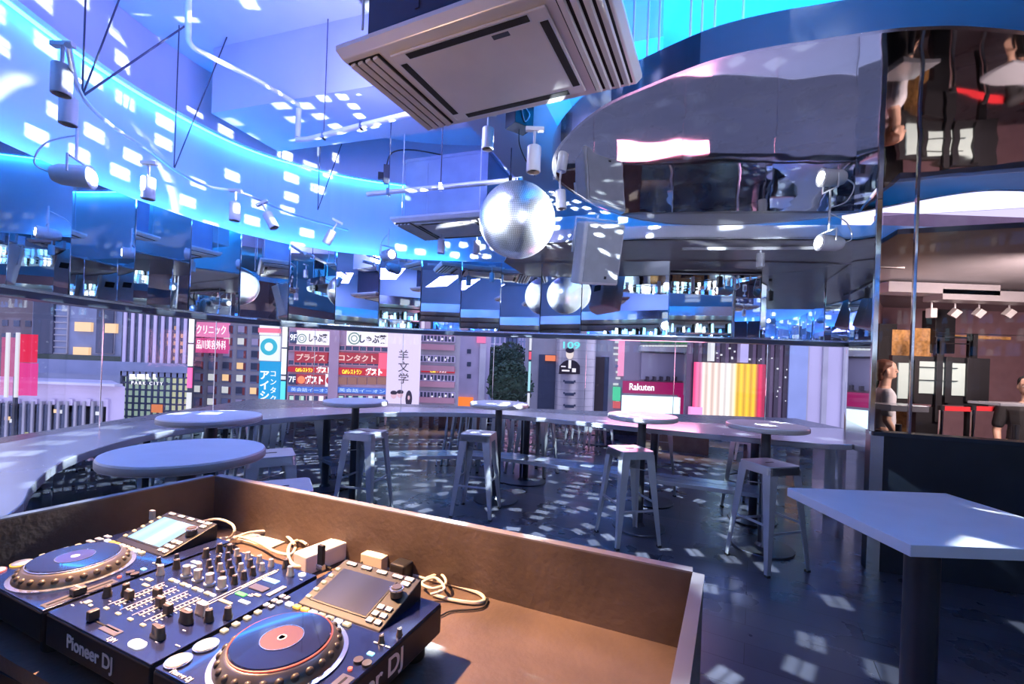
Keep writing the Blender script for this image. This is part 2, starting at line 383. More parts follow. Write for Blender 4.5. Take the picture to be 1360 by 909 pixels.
# ================================================================ FURNITURE
def make_table():
    t = thing('round_table','x','table')
    MB().lathe([(.001,1.005),(.30,1.005),(.312,1.01),(.312,1.044),(.308,1.05),(.001,1.05)],48).build('tabletop','top',t,True)
    MB().lathe([(.313,1.012),(.3145,1.014),(.3145,1.040),(.313,1.042)],48).build('edge_band','toprim',t,True)
    MB().cone((0,0,.02),(0,0,1.0),.038,n=24).build('column','post',t,True)
    MB().lathe([(.001,.985),(.12,.985),(.12,1.004),(.001,1.004)],24).build('mounting_plate','post',t,True)
    MB().lathe([(.001,0),(.235,0),(.24,.006),(.235,.016),(.06,.024),(.04,.05),(.001,.05)],40).build('base_disc','post',t,True)
    return t
tb0 = make_table()
tables = [((-2.10,3.13),'round white bar table at the left with its column by the curved counter'),((-1.467,2.03),'large looking round white bar table nearest the DJ booth corner'),
 ((-1.565,4.50),'small round white bar table in front of the red and white shop signs'),((-.12,4.79),'round white bar table in front of the dark trees and street'),
 ((1.235,4.14),'round white bar table in front of the white billboard'),((2.185,3.78),'pink tinted round bar table in front of the orange striped screen')]
for k,(p,l) in enumerate(tables):
    if k == 0: o = tb0; o.location = (p[0],p[1],0); o['label'] = l; o['group'] = 'round bar tables'
    else: dup(tb0,(p[0],p[1],0),0,l,'round bar tables')
SH = .79
def make_stool():
    t = thing('bar_stool','x','stool')
    # seat: rounded square pan with slot
    m = MB(); a = .150; r = .035; pts = []
    for cx,cy,s0 in ((a-r,a-r,0),(-(a-r),a-r,1),(-(a-r),-(a-r),2),(a-r,-(a-r),3)):
        for k in range(5):
            an = (s0+k/4)*PI/2; pts.append((cx+r*math.cos(an),cy+r*math.sin(an)))
    m.prism(pts,SH-.012,SH); m.build('seat','stool',t,bevel=.003)
    sk = MB(); n = len(pts); vs = [(x*1.0,y*1.0,SH-.01) for x,y in pts]+[(x*1.05,y*1.05,SH-.065) for x,y in pts]
    sk.add(vs,[(i,(i+1)%n,n+(i+1)%n,n+i) for i in range(n)]+[(n+i,n+(i+1)%n,(i+1)%n,i) for i in range(n)])
    sk.build('apron','stool',t)
    MB().box((0,0,SH+.0008),(.075,.014,.002)).build('hand_slot','foot',t)
    for sx in (-1,1):
        for sy in (-1,1):
            l = MB(); top = Vector((sx*.135,sy*.135,SH-.03)); bot = Vector((sx*.205,sy*.205,.012))
            # tapered folded-sheet leg: L section
            def sec(p,w):
                return [p, p-Vector((sx*w,0,0)), p-Vector((sx*w,-sy*-.006,0)), p-Vector((sx*.006,sy*.006,0)), p-Vector((sx*.006,sy*w,0)), p-Vector((0,sy*w,0))]
            A = sec(top+Vector((sx*.012,sy*.012,0)),.075); B = sec(bot,.03)
            fs = [(i,(i+1)%6,6+(i+1)%6,6+i) for i in range(6)]+[(0,1,2,3,4,5),(11,10,9,8,7,6)]
            l.add(A+B,fs); lo = l.build('leg','stool',t)
            MB().box((sx*.193,sy*.193,.008),(.03,.03,.016)).build('rubber_foot','foot',lo)
    for s in (-1,1):
        z = .30; w = .175
        MB().box((0,s*w,z),(2*w,.006,.018)).build('footrest','stool',t)
        MB().box((s*w*.97,0,z+.055),(.006,2*w,.018)).build('footrest','stool',t)
    MB().cone((-.135,-.135,.62),(.135,.135,.62),.004,n=6).cone((-.135,.135,.62),(.135,-.135,.62),.004,n=6).build('cross_brace','stool',t)
    return t
st0 = make_stool()
stools = [((2.045,3.48),.30,'metal bar stool in front of the pink tinted round table'),((1.05,3.85),.25,'metal bar stool in front of the table before the white billboard'),
 ((-.30,4.38),-.2,'metal bar stool in front of the table before the dark trees'),((-1.36,4.22),-.25,'metal bar stool in front of the table before the red shop signs'),
 ((-1.70,3.18),.55,'pale bar stool standing between two round tables at the left'),((-1.22,2.40),.5,'pale bar stool just behind the DJ booth, only its seat showing'),
 ((1.21,.80),.1,'bar stool cut off by the bottom right corner of the photo')]
for k,(p,a,l) in enumerate(stools):
    if k == 0: o = st0; o.location = (p[0],p[1],0); o.rotation_euler = (0,0,a); o['label'] = l; o['group'] = 'metal bar stools'
    else: dup(st0,(p[0],p[1],0),a,l,'metal bar stools')
t = thing('square_table','pale rectangular high table at the right on one dark column','table',(1.435,1.5,0))
MB().box((0,0,1.033),(.635,.55,.034)).build('tabletop','top',t,bevel=.002)
MB().cone((-.045,-.02,.02),(-.045,-.02,1.014),.047,n=28).build('column','post',t,True)
MB().box((-.045,-.02,1.012),(.24,.24,.008)).build('mounting_plate','post',t)
MB().lathe([(.001,0),(.25,0),(.25,.012),(.06,.02),(.001,.02)],36,(-.045,-.02,0)).build('base_disc','post',t,True)

# ================================================================ DJ BOOTH
A = Vector((-1.016,1.542)); B = Vector((.403,.951)); vc = Vector((-.232,-.445)).normalized(); vd = Vector((-.168,-.337)).normalized()
ZD = .91; ZR = 1.08
booth = thing('dj_booth','dark brown open topped DJ booth with raised side panels','booth',(0,0,0))
Cc = A+vc*1.15; Dd = B+vd*.62
def inwall(a, b, z0, z1, t): return wallseg(a,b,z0,z1,t)
for nm,(a,b) in {'front_panel':(A,B),'left_panel':(Cc,A),'right_panel':(B,Dd)}.items():
    inwall(a,b,0,ZR-.004,.022).build(nm,'booth',booth)
    inwall(a,b,ZR-.004,ZR,.024).build('rim_cap','boothrim',booth)
GA = math.radians(-23.3); u = Vector((math.cos(GA),math.sin(GA))); bk = Vector((-u.y,u.x)); G = Vector((-.669,.8745))
f1 = G-bk*.138
def hit(p,d,q,e):
    den = d.x*e.y-d.y*e.x; t = ((q.x-p.x)*e.y-(q.y-p.y)*e.x)/den; return p+d*t
q1 = hit(f1,u,A,vc); q2 = hit(f1,u,B,vd)
MB().prism([tuple(A-vc*0+Vector((.0,-.0))),tuple(B),tuple(B+vd*.6),tuple(q1)],ZD-.03,ZD).build('desk_top','booth',booth)
MB().prism([tuple(q1-bk*.02),tuple(B+vd*.55),tuple(B+vd*.5),tuple(q1+bk*.1)],ZD-.16,ZD-.03).build('desk_apron','black',booth)
MB().prism([tuple(q1-bk*.30),tuple(G-bk*.5+u*.5),tuple(G+u*.5),tuple(q1)],.74,.76).build('lower_shelf','black',booth)
kb = thing('keyboard','black keyboard lying below the front edge of the desk','keyboard',(f1.x-u.x*.20-bk.x*.10,f1.y-u.y*.20-bk.y*.10,.76),GA)
MB().box((0,0,.012),(.46,.16,.02)).build('case','black',kb,bevel=.004)
m = MB()
for i in range(16):
    for j in range(5): m.box((-.205+i*.0273,-.06+j*.028,.026),(.022,.022,.01))
m.build('keys','knob',kb,bevel=.002,kind='stuff')

def G3(x,y,z=0): p = G+u*x+bk*y; return Vector((p.x,p.y,ZD+z))
def slab(m,x0,x1,y0,y1,z0,z1): return m.span(x0,x1,y0,y1,z0,z1)
def knobpart(par,x,y,z,r=.0075,h=.018,m='knob',capm='print'):
    r *= .82; h *= .86
    k = MB().lathe([(r*1.25,z),(r*1.2,z+h*.25),(r,z+h*.35),(r*.88,z+h),(.0005,z+h)],14,(x,y,0)).build('knob',m,par,True)
    MB().box((x,y+r*.4,z+h+.0006),(.0015,r*.9,.001)).build('pointer',capm,k)
def player(x, label, scr):
    p = thing('media_player',label,'DJ player',tuple(G3(x,0,0)),GA,'DJ media players')
    hx = .152; y0 = -.110; y1 = .258; zt = .100
    m = MB(); slab(m,-hx,hx,y0,y1,.038,zt-.003); m.build('body','black',p,bevel=.004)
    m = MB(); slab(m,-hx+.002,hx-.002,y0+.002,y1-.002,zt-.003,zt); m.build('faceplate','deck',p,bevel=.001)
    for sx in (-1,1):
        for yy in (y0+.04,y1-.04): MB().lathe([(.001,0),(.022,0),(.024,.004),(.024,.036),(.001,.0385)],20,(sx*(hx-.04),yy,0)).build('foot','foot',p,True)
    j = MB().lathe([(.001,zt),(.106,zt),(.106,zt+.003),(.098,zt+.004)],64).build('jog_surround','silver',p,True)
    m = MB().lathe([(.098,zt),(.098,zt+.005),(.084,zt+.024),(.080,zt+.026),(.001,zt+.026)],72)
    jw = m.build('jog_wheel','jogside',p,True)
    m = MB()
    for k in range(26):
        a = 2*PI*k/26; m.ell((.0885*math.cos(a),.0885*math.sin(a),zt+.0135),(.0072,.0072,.0068),12,8)
    m.build('grip_dimples','knob',jw,True,kind='stuff')
    MB().lathe([(.001,zt+.024),(.0775,zt+.024),(.0775,zt+.028),(.0755,zt+.030),(.001,zt+.030)],64).build('platter','jogtop',jw,True)
    MB().lathe([(.0780,zt+.0255),(.0795,zt+.0265),(.0795,zt+.028),(.078,zt+.0285)],64).build('light_ring','silver' if not scr else 'redring',jw,True)
    MB().lathe([(.034,zt+.030),(.034,zt+.0309),(.033,zt+.0309),(.033,zt+.030)],40).build('display_ring','silver',jw,True)
    MB().lathe([(.001,zt+.0302),(.0325,zt+.0302),(.0325,zt+.0306),(.001,zt+.0306)],40).build('centre_display',glow('jog_disc%d'%scr,(.16,.02,.06) if scr else (.02,.03,.25),.35),jw,True)
    MB().lathe([(.005,zt+.0307),(.0075,zt+.0307),(.0075,zt+.0309),(.005,zt+.0309),(.005,zt+.0307)],24).build('centre_ring','print',jw,True)
    # raised tilted screen housing
    T = D.objects.new('display_housing', None)
    hw = .104; hd = .085; y = .205; cx=.0
    m = MB(); vs = []
    ya,yb = .122,.252; za,zb = zt+.002, zt+.040
    for xx in (-hw,hw): vs += [(xx,ya,zt-.002),(xx,yb,zt-.002),(xx,yb,zb),(xx,ya,za)]
    m.add(vs,[(0,1,2,3),(7,6,5,4),(0,4,5,1),(1,5,6,2),(2,6,7,3),(3,7,4,0)])
    hs = m.build('display_housing','black',p,bevel=.003)
    sl = math.atan2(zb-za,yb-ya); 
    def onh(x_,s_,h_=0): yy = ya+(yb-ya)*s_; zz = za+(zb-za)*s_; return (x_, yy-h_*math.sin(sl), zz+h_*math.cos(sl))
    L = math.hypot(yb-ya,zb-za)
    if scr: sm = led_screen('player_screen_dim',[(0,(.06,.075,.17)),(.5,(.09,.10,.19)),(1,(.055,.07,.17))],1.0,1)
    else: sm = led_screen('player_screen_lit',[(0,(.25,.5,.8)),(.45,(.45,.8,1)),(.6,(.8,.95,1)),(1,(.3,.6,.9))],1.9,2)
    MB().box(onh(-.014,.47,.001),(.138,L*.66,.002),rx=sl).build('screen',sm,hs)
    MB().box(onh(-.014,.47,.0004),(.145,L*.72,.002),rx=sl).build('screen_frame','black',hs)
    for k in range(4): MB().box(onh(-.075+k*.042,.92,.002),(.026,.008,.004),rx=sl).build('button','knobs',hs,bevel=.001)
    for k in range(5): MB().box(onh(-.094,.15+k*.15,.002),(.011,.007,.004),rx=sl).build('button','key',hs,bevel=.001)
    for k in range(3):
        for q in range(2): MB().box(onh(.070+q*.019,.10+k*.12,.002),(.014,.010,.004),rx=sl).build('button','knobs',hs,bevel=.001)
    c = onh(.080,.60,0); MB().lathe([(.013,0),(.0125,.006),(.012,.016),(.010,.019),(.0005,.019)],20,c).build('browse_knob','knob',hs,True)
    MB().lathe([(.0135,.012),(.0145,.013),(.0145,.016),(.0135,.017)],20,c).build('browse_ring','silver',hs,True)
    for k in range(2): MB().box(onh(.080,.83+k*.1,.002),(.02,.01,.004),rx=sl).build('button','knobs',hs,bevel=.001)
    # transport
    for yy,mm in ((-.052,'silver' if scr else 'keyo'),(-.096,'silver' if scr else 'redring')):
        b = MB().lathe([(.0175,zt),(.0175,zt+.004),(.016,zt+.005),(.0005,zt+.005)],28,(-.132,yy+.012,0)).build('transport_button','knobs',p,True)
        MB().lathe([(.0178,zt+.001),(.0195,zt+.001),(.0195,zt+.003),(.0178,zt+.003)],28,(-.132,yy+.012,0)).build('button_ring',mm,b,True)
    for k in range(4): MB().box((-.145,.0+k*.022,zt+.002),(.012,.010,.004)).build('button','key',p,bevel=.001)
    for k in range(8): MB().box((-.115+k*.0215,.112-.0*(k%2),zt+.0025),(.016,.010,.005)).build('hot_cue_pad','keyw' if k%3==0 else ('keyo' if k in (1,2) else 'key'),p,bevel=.0015)
    for k in range(2):
        for q in range(3): MB().box((-.152+k*.014,.09+q*.018,zt+.002),(.010,.010,.004)).build('button','print',p,bevel=.001)
    # tempo slider
    MB().box((.135,-.045,zt+.0005),(.024,.115,.001)).build('slider_plate','jogside',p)
    MB().box((.135,-.045,zt+.0012),(.004,.105,.001)).build('slider_slot','slot',p)
    s = MB().box((.135,-.05,zt+.008),(.02,.022,.013)).build('tempo_slider','knob',p,bevel=.002)
    MB().box((.135,-.05,zt+.0152),(.02,.003,.001)).build('slider_line','print',s)
    for k in range(2): MB().lathe([(.008,zt),(.008,zt+.004),(.0005,zt+.004)],18,(.124+k*.018,.045,0)).build('button','knob',p,True)
    MB().lathe([(.004,zt),(.004,zt+.003),(.0005,zt+.003)],12,(.126,.024,0)).build('button','redring',p,True)
    for k in range(2): knobpart(p,.126+k*.016,.10+k*.03,zt,.006,.016)
    MB().box((.130,.068,zt+.001),(.012,.007,.002)).build('status_light',glow('cyan%d'%scr,(.3,.8,1),1.5),p)
    for k in range(3): MB().box((.118+.013*k,.095,zt+.001),(.009,.003,.001)).build('printed_mark','print',p)
    text('Pioneer DJ',.011,'maker_name','print',p,(-.095,-.101,zt+.0008),(0,0,0),.0003,bold=.0004)
    return p
pl = player(-.3275,'left media player with a bright blue lit screen and blue platter',0)
pr = player(.3275,'right media player with a dim screen and red edged platter',1)
text('Pioneer DJ',.046,'side_name','print',pr,(.1524,.03,.068),(PI/2,0,PI/2),.0004,bold=.0008)
mx = thing('dj_mixer','four channel DJ mixer crowded with knobs between the two players','DJ mixer',tuple(G3(0,0,0)),GA)
zt = .100; hx = .165
m = MB(); m.span(-hx,hx,-.172,.235,.038,zt-.003); m.build('body','black',mx,bevel=.003)
m = MB(); m.span(-hx+.001,hx-.001,-.170,.233,zt-.003,zt); m.build('faceplate','deck',mx,bevel=.001)
for sx in (-1,1):
    for yy in (-.13,.2): MB().lathe([(.001,0),(.018,0),(.018,.024),(.001,.025)],16,(sx*.125,yy,0)).build('foot','foot',mx,True)
cols = [-.068,-.028,.012,.052]
for ci,x in enumerate(cols):
    for ri,y in enumerate((.212,.184,.156,.130,.104)):
        knobpart(mx,x,y,zt,.0078,.020,'knobs' if (ri in (0,) or (ri+ci)%5==4) else 'knob')
    k = MB().lathe([(.013,zt),(.013,zt+.004),(.0095,zt+.005),(.009,zt+.024),(.0005,zt+.025)],18,(x,.070,0)).build('knob','knobs',mx,True)
    MB().box((x-.007,.040,zt+.0015),(.016,.010,.003)).build('cue_button','key',mx,bevel=.001)
    MB().box((x+.010,.040,zt+.0015),(.012,.007,.003)).build('level_marks','keyw',mx)
    MB().box((x,-.035,zt+.0006),(.003,.105,.001)).build('fader_slot','key',mx)
    MB().box((x-.012,-.035,zt+.0006),(.0012,.12,.001)).build('divider_line','print',mx)
    fy = (-.060,-.025,-.045,-.055)[ci]
    f = MB().box((x,fy,zt+.010),(.017,.014,.018)).build('channel_fader','knob',mx,bevel=.002)
    MB().box((x,fy,zt+.0195),(.016,.003,.001)).build('fader_line','print',f)
    m = MB()
    for k in range(11): m.box((x+.010,-.085+k*.010,zt+.0006),(.006,.0022,.001)); m.box((x-.006,-.085+k*.010,zt+.0006),(.004,.0022,.001))
    m.build('scale_marks','print',mx)
    MB().box((x,-.105,zt+.001),(.012,.006,.002)).build('assign_switch','key',mx)
MB().box((-.01,-.142,zt+.0006),(.095,.003,.001)).build('crossfader_slot','slot',mx)
f = MB().box((-.045,-.142,zt+.010),(.013,.020,.018)).build('crossfader','knob',mx,bevel=.002)
MB().box((.02,-.145,zt+.0006),(.05,.018,.001)).build('crossfader_plate','jogside',mx)
for k,(x,y,mm) in enumerate([(-.14,.205,'knob'),(-.115,.215,'knob'),(-.14,.165,'knob'),(-.14,.085,'knob'),(-.14,.045,'knobs'),(-.135,-.075,'knob'),(-.112,-.050,'knob'),(.088,.225,'knob'),(.112,.20,'knobs'),(.10,-.02,'knobs'),(.10,-.055,'knob'),(.125,-.03,'knob'),(.148,-.005,'knob'),(.105,-.115,'knob')]):
    knobpart(mx,x,y,zt,.0095,.024,mm)
for x,y,w,d,mm in [(-.13,.13,.03,.010,'keyw'),(-.11,.11,.03,.012,'keyw'),(-.135,.015,.02,.010,'key'),(-.115,-.005,.02,.008,'key'),(.105,.155,.026,.016,glow('mixer_display',(.3,.6,1),1.0)),(.11,.115,.03,.022,'jogside'),(.10,.075,.012,.012,'keyg'),(.125,.055,.028,.010,'keyw'),(.125,.09,.016,.008,'key'),(.145,.125,.012,.05,'knobs'),(.10,.035,.02,.008,'key'),(-.14,-.11,.012,.012,'key'),(-.12,-.115,.01,.006,'print'),(-.05,.232,.04,.002,'print')]:
    MB().box((x,y,zt+.001),(w,d,.002)).build('lit_panel',mm,mx,bevel=.0006)
for x in (.078,.087): MB().box((x,.10,zt+.0006),(.002,.20,.001)).build('meter_line','print',mx)
m = MB()
for k in range(15): m.box((.0825,.10+k*.0075,zt+.0008),(.004,.004,.001))
m.build('level_meter','key',mx)
for x,y in ():
    b = MB().lathe([(.019,zt),(.019,zt+.004),(.016,zt+.006),(.0005,zt+.0055)],28,(x,y,0)).build('effect_button','knobs',mx,True)
MB().lathe([(.011,zt),(.011,zt+.003),(.0005,zt+.003)],20,(.098,-.148,0)).build('headphone_button','keyw',mx,True)
MB().lathe([(.009,zt),(.009,zt+.003),(.0005,zt+.003)],20,(.135,.215,0)).build('select_button','keyw',mx,True)
for k in range(24):
    x = random.choice([-.15,-.128,-.10,.095,.115,.15])+random.uniform(-.004,.004); y = random.uniform(-.16,.22)
    MB().box((x,y,zt+.0006),(random.uniform(.006,.014),.0022,.001)).build('printed_mark','print',mx)
text('Pioneer DJ',.034,'maker_name','print',mx,(.0,-.1732,.068),(PI/2,0,0),.0004,bold=.0006)
text('DJM',.012,'model_name','print',mx,(.05,-.162,zt+.0008),(0,0,0),.0002)
def remap(o):
    def Yf(y): return .228-(.235-y)*(.336/.407)
    if o.location.length > .001: o.location = (o.location.x-.012, Yf(o.location.y), o.location.z)
    else:
        for v in o.data.vertices:
            if abs(v.co.x) < .1: v.co.x -= .015
            v.co.y = Yf(v.co.y)
for ch in list(mx.children):
    remap(ch)
    for g in ch.children: remap(g)
# stuff behind the gear
def cable(name, pts, r, m, label, cat='cable', group=None):
    o = MB().tube(catmull([tuple(G3(*p)) for p in pts],8),r,8).build(name,m,smooth=True)
    return tag(o,label,cat,group)
def cpx(l, z=.005): # pixel list to booth local
    out = []
    for x,y in l:
        p = atz(x,y,ZD+z); out.append(p)
    return out
def cablepx(name, l, r, m, label, z=.006, lift=None):
    P = []
    for i,(x,y) in enumerate(l):
        zz = z+(lift[i] if lift else 0); P.append(tuple(atz(x,y,ZD+zz)))
    o = MB().tube(catmull(P,8),r,8).build(name,m,smooth=True); return tag(o,label,'cable')
cablepx('cable',[(484,744),(520,757),(562,768),(600,777),(635,788),(643,797),(630,801),(600,797),(575,790)],.0045,'cable','cream cable looping out onto the desk right of the player',.006)
cablepx('cable',[(566,768),(585,763),(592,775),(575,782),(560,775),(578,768),(590,782),(572,790)],.0035,'cable','cream cable bunched in a knot behind the right player',.016,[0,.01,.012,.006,0,.008,.012,0])
cablepx('cable',[(268,693),(290,690),(308,697),(311,708),(303,716)],.004,'cable','cream cable arching up beside the left player screen',.02,[.03,.06,.05,.03,0])
cablepx('cable',[(292,716),(320,714),(345,722),(365,733),(385,737),(392,729)],.0045,'cable','thick cream cable lying behind the mixer from the left',.02)
cablepx('cable',[(300,720),(330,708),(360,706),(380,712),(392,724)],.0045,'cable','cream cable crossing over the flat card behind the mixer',.022)
cablepx('cable',[(408,724),(396,718),(384,726),(384,742),(392,752),(404,752)],.0045,'cable','cream cable curled in a loop left of the white box',.02)
cablepx('cable',[(470,723),(480,726),(483,740),(478,750),(462,752)],.003,'bcable','thin black cable curling down at the end of the white box',.02)
cablepx('cable',[(404,712),(425,716),(428,730),(418,742),(440,756)],.003,'bcable','thin black cable running from the black adapter behind the box',.008)
cablepx('cable',[(578,800),(582,818),(600,812),(640,808),(648,796)],.0022,'bcable','thin dark cable lying in the shadow right of the player',.004)
def boxthing(name,label,cat,px,py,z,dim,m,ang=GA,bev=.004):
    p = atz(px,py,ZD+z); t = thing(name,label,cat,(p.x,p.y,ZD),ang); return t
t = boxthing('power_adapter','long white power box lying behind the mixer','power box',434,738,.02,0,0,GA+1.42)
MB().box((0,0,.026),(.17,.062,.052)).build('case','white',t,bevel=.004)
for k in range(3): MB().box((-.05+k*.045,0,.0525),(.028,.03,.001)).build('outlet','paper',t)
t = boxthing('power_adapter','small black plug adapter behind the mixer','adapter',391,702,.02,0,0,GA)
MB().box((0,0,.022),(.062,.042,.044)).build('case','black',t,bevel=.009,seg=3); MB().box((.0,-.021,.02),(.03,.002,.014)).build('label_plate','knob',t)
t = boxthing('power_adapter','small dark plug adapter just behind the right player screen','adapter',533,765,.01,0,0,GA)
MB().box((0,0,.024),(.05,.045,.048)).build('case','black',t,bevel=.006); MB().box((0,-.0225,.02),(.02,.002,.014)).build('socket','knob',t)
t = boxthing('flat_card','cream flat card lying under the cables behind the mixer','card',352,718,.0,0,0,GA)
MB().box((0,0,.003),(.15,.085,.006)).build('sheet','paper',t); MB().box((0,0,.0064),(.11,.05,.0006)).build('label_area','white',t)
t = boxthing('flat_card','cream folded card behind the right player screen','card',500,755,.0,0,0,GA)
MB().box((0,0,.022),(.075,.05,.044)).build('sheet','paper',t,bevel=.002); MB().box((0,0,.0445),(.05,.03,.001)).build('label_area','white',t)
# usb sticks stand in the players' rear corners
def usb(px,py,z,label,m,h):
    p = atz(px,py,z); t = thing('usb_stick',label,'usb stick',(p.x,p.y,z),GA)
    MB().box((0,0,h/2),(.017,.009,h)).build('case',m,t,bevel=.0015); MB().box((0,0,h*.12),(.019,.011,h*.22)).build('collar','silver',t)
usb(202,694,ZD+.101,'cream usb stick standing upright at the back of the left player','paper',.035)
usb(426,757,ZD+.101,'black usb stick standing upright beside the right player screen','black',.058)

# ================================================================ CEILING EQUIPMENT
def make_cassette(name,label,loc,rz,lx,ly,m,pale,ductm,dz):
    t = thing(name,label,'air conditioner',loc,rz)
    # panel with sloped rim: underside at z=0
    p = MB(); hx,hy = lx/2,ly/2
    def ring(x,y,z): return [(-x,-y,z),(x,-y,z),(x,y,z),(-x,y,z)]
    vs = ring(hx,hy,.055)+ring(hx,hy,.035)+ring(hx-.02,hy-.02,0); 
    fs = [(0,1,2,3)]+[(i,4+i,4+(i+1)%4,(i+1)%4) for i in range(4)]+[(4+i,8+i,8+(i+1)%4,4+(i+1)%4) for i in range(4)]+[(11,10,9,8)]
    p.add(vs,fs); p.build('panel',m,t,bevel=.004)
    gx = lx*.345
    c = MB().box((0,0,-.006),(gx*1.72,ly*.80,.012)).build('centre_cover',m,t,bevel=.006)
    for a,b,w,d in ((0,ly*.36,gx*1.35,.032),(0,-ly*.36,gx*1.35,.032),(gx*.79,0,.032,ly*.62),(-gx*.79,0,.032,ly*.62)):
        MB().box((a,b,-.0125),(w,d,.004)).build('air_slot','slot',t,bevel=.0015)
        MB().box((a,b,-.0115),(w+.012,d+.012,.002)).build('slot_frame','aclight',t)
    for s in (-1,1):
        x0 = s*(hx-.115)
        MB().box((x0,0,-.002),(.165,ly*.86,.006)).build('louver_bed','slot' ,t)
        for k in range(4):
            MB().box((x0-.062+k*.041,0,-.010),(.026,ly*.85,.014),ry=s*.35).build('louver',m,t,bevel=.002)
    MB().box((lx*.12,-ly*.30,-.0125),(.07,.022,.003)).build('sensor_plate','post',t)
    MB().span(-hx+.12,hx-.12,-hy+.06,hy-.06,.055,dz).build('duct_housing',ductm,t,bevel=.003)
    MB().span(-hx+.115,hx-.115,-hy+.055,hy-.055,dz-.03,dz).build('housing_flange',ductm,t)
    MB().box((-hx*.35,-hy+.058,dz*.5),(.02,.006,dz*.8)).build('seam',ductm,t)
    return t
ca = make_cassette('air_conditioner','large ceiling air conditioner cassette nearest the camera',(-.13,1.93,2.765),math.radians(-25),1.16,.66,'ac',True,'ductdark',1.4)
cb = make_cassette('air_conditioner','farther ceiling air conditioner cassette under a metal duct beside the mirror ball',(-.60,4.42,2.80),math.radians(-19),1.1,.66,'aclight',True,'duct',.62)
for k,(x,y) in enumerate(((-.4,-.36),(.4,-.36),(-.4,.36),(.4,.36))):
    for c in (ca,cb): MB().cone((x,y,.05),(x,y,1.4),.005,n=6).build('threaded_rod','pipe',c)
def tubething(name, pts, r, m, label, cat, group=None, smoothp=True):
    P = catmull(pts,6) if smoothp else [Vector(p) for p in pts]
    return tag(MB().tube(P,r,12).build(name,m,smooth=True),label,cat,group)
a = [tuple(atz(x,y,3.55)) for x,y in ((251,-60),(250,30),(254,60),(285,78),(340,106),(397,140))]
tubething('water_pipe',a,.018,'pipe','white bent pipe running under the ceiling at the upper left','pipe')
e = atz(397,140,3.55)
b0 = Vector((e.x,e.y,3.52)); 
t = thing('water_pipe','white horizontal pipe on a rod left of the large air conditioner','pipe',(0,0,0))
yy = e.y; lo = atY(394,186,yy)
MB().tube([b0,(e.x,e.y,lo.z+.02),lo]+[tuple(atz(x,y,lo.z)) for x,y in ((410,185),(480,167),(560,148),(640,128))],.022,12).build('pipe_run','pipe',t,True)
MB().tube([tuple(atz(430,180,lo.z)),(atz(430,180,lo.z).x,atz(430,180,lo.z).y,ZTOP)],.004,6).build('hanger_rod','wire',t)
for x,y in ((430,180),(480,167)): p = atz(x,y,lo.z); MB().box(tuple(p),(.02,.05,.055)).build('pipe_clamp','chrome',t)
t = thing('hanging_rail','white rail hanging under the duct and carrying the mirror ball','rail',(0,0,0))
r0 = atz(488,258,2.97); r1 = Vector((0.03,3.6,2.985)); rr = [r0,r0.lerp(r1,.5),r1]
MB().tube(rr,.022,12).build('rail_tube','pipe',t,True)
for k in (.15,.5,.93):
    p = r0.lerp(r1,k); MB().tube([p,(p.x,p.y,ZTOP)],.005,6).build('hanger_rod','wire',t)
    MB().box(tuple(p),(.025,.055,.06)).build('rail_clamp','chrome',t)
# mirror ball
ball = thing('mirror_ball','large mirrored disco ball hanging at the centre','mirror ball',(0,3.6,2.65))
R = .305; m = MB(); ids = []
rows = 60
for i in range(rows):
    t0 = -PI/2+PI*i/rows; t1 = t0+PI/rows; tm = (t0+t1)/2; n = max(4,int(2*PI*R*math.cos(tm)/(PI*R/rows)))
    for j in range(n):
        a0 = 2*PI*j/n; a1 = a0+2*PI/n*.93; tt1 = t1-(t1-t0)*.07
        q = [Vector((math.cos(t)*math.cos(a),math.cos(t)*math.sin(a),math.sin(t)))*R for t,a in ((t0,a0),(t0,a1),(tt1,a1),(tt1,a0))]
        c = sum(q,Vector())/4; j1 = Matrix.Rotation(random.uniform(-.03,.03),3,'X')@Matrix.Rotation(random.uniform(-.03,.03),3,'Z')
        m.add([c+j1@(x-c) for x in q],[(0,1,2,3)])
m.build('mirror_tiles','tile',ball)
MB().ell((0,0,0),(R-.008,)*3,48,30).build('core','post',ball,True)
MB().cone((0,0,R-.01),(0,0,R+.03),.03,n=16).build('cap','chrome',ball,True)
# spotlights on tracks
def make_spot():
    t = thing('track_spotlight','x','spotlight')
    MB().cone((0,0,.055),(0,0,.15),.008,n=8).build('stem','pipe',t,True)
    MB().box((0,0,.155),(.10,.03,.022)).build('track_adapter','white',t,bevel=.003)
    m = MB(); m.mi = 0; m.lathe([(.001,.06),(.036,.06),(.038,.056),(.038,-.075),(.034,-.078),(.032,-.05),(.001,-.048)],24); m.build('head','white',t,True)
    MB().lathe([(.001,-.052),(.031,-.052),(.031,-.056),(.001,-.056)],20).build('lens','slot',t,True)
    return t
sp0 = make_spot(); first = True
spots = [((82,104),2.05,0,0,'large white cylinder spotlight nearest the camera at upper left'),((91,146),2.3,0,0,'second white cylinder spotlight just below the nearest one at upper left'),
 ((197,249),2.85,0,0,'small white spotlight hanging left of centre before the curved wall'),((312,280),3.4,0,0,'small white spotlight hanging straight over the mirror band'),
 ((359,292),3.7,.5,0,'small white spotlight tilted to the left over the mirror band'),((438,314),4.1,-.45,0,'small white spotlight tilted to the right over the mirror band'),
 ((586,327),4.6,0,0,'small spotlight hanging behind the farther air conditioner'),((633,328),4.7,0,0,'small spotlight just left of the mirror ball bottom'),
 ((648,183),2.9,0,0,'white spotlight under the beam right of the large air conditioner'),((709,210),2.4,0,0,'white spotlight hanging between beam and steel ceiling panel'),
 ((745,264),3.3,.1,0,'small white spotlight just right of the mirror ball'),((1010,345),4.4,0,0,'small white spotlight under the grey soffit at the right')]
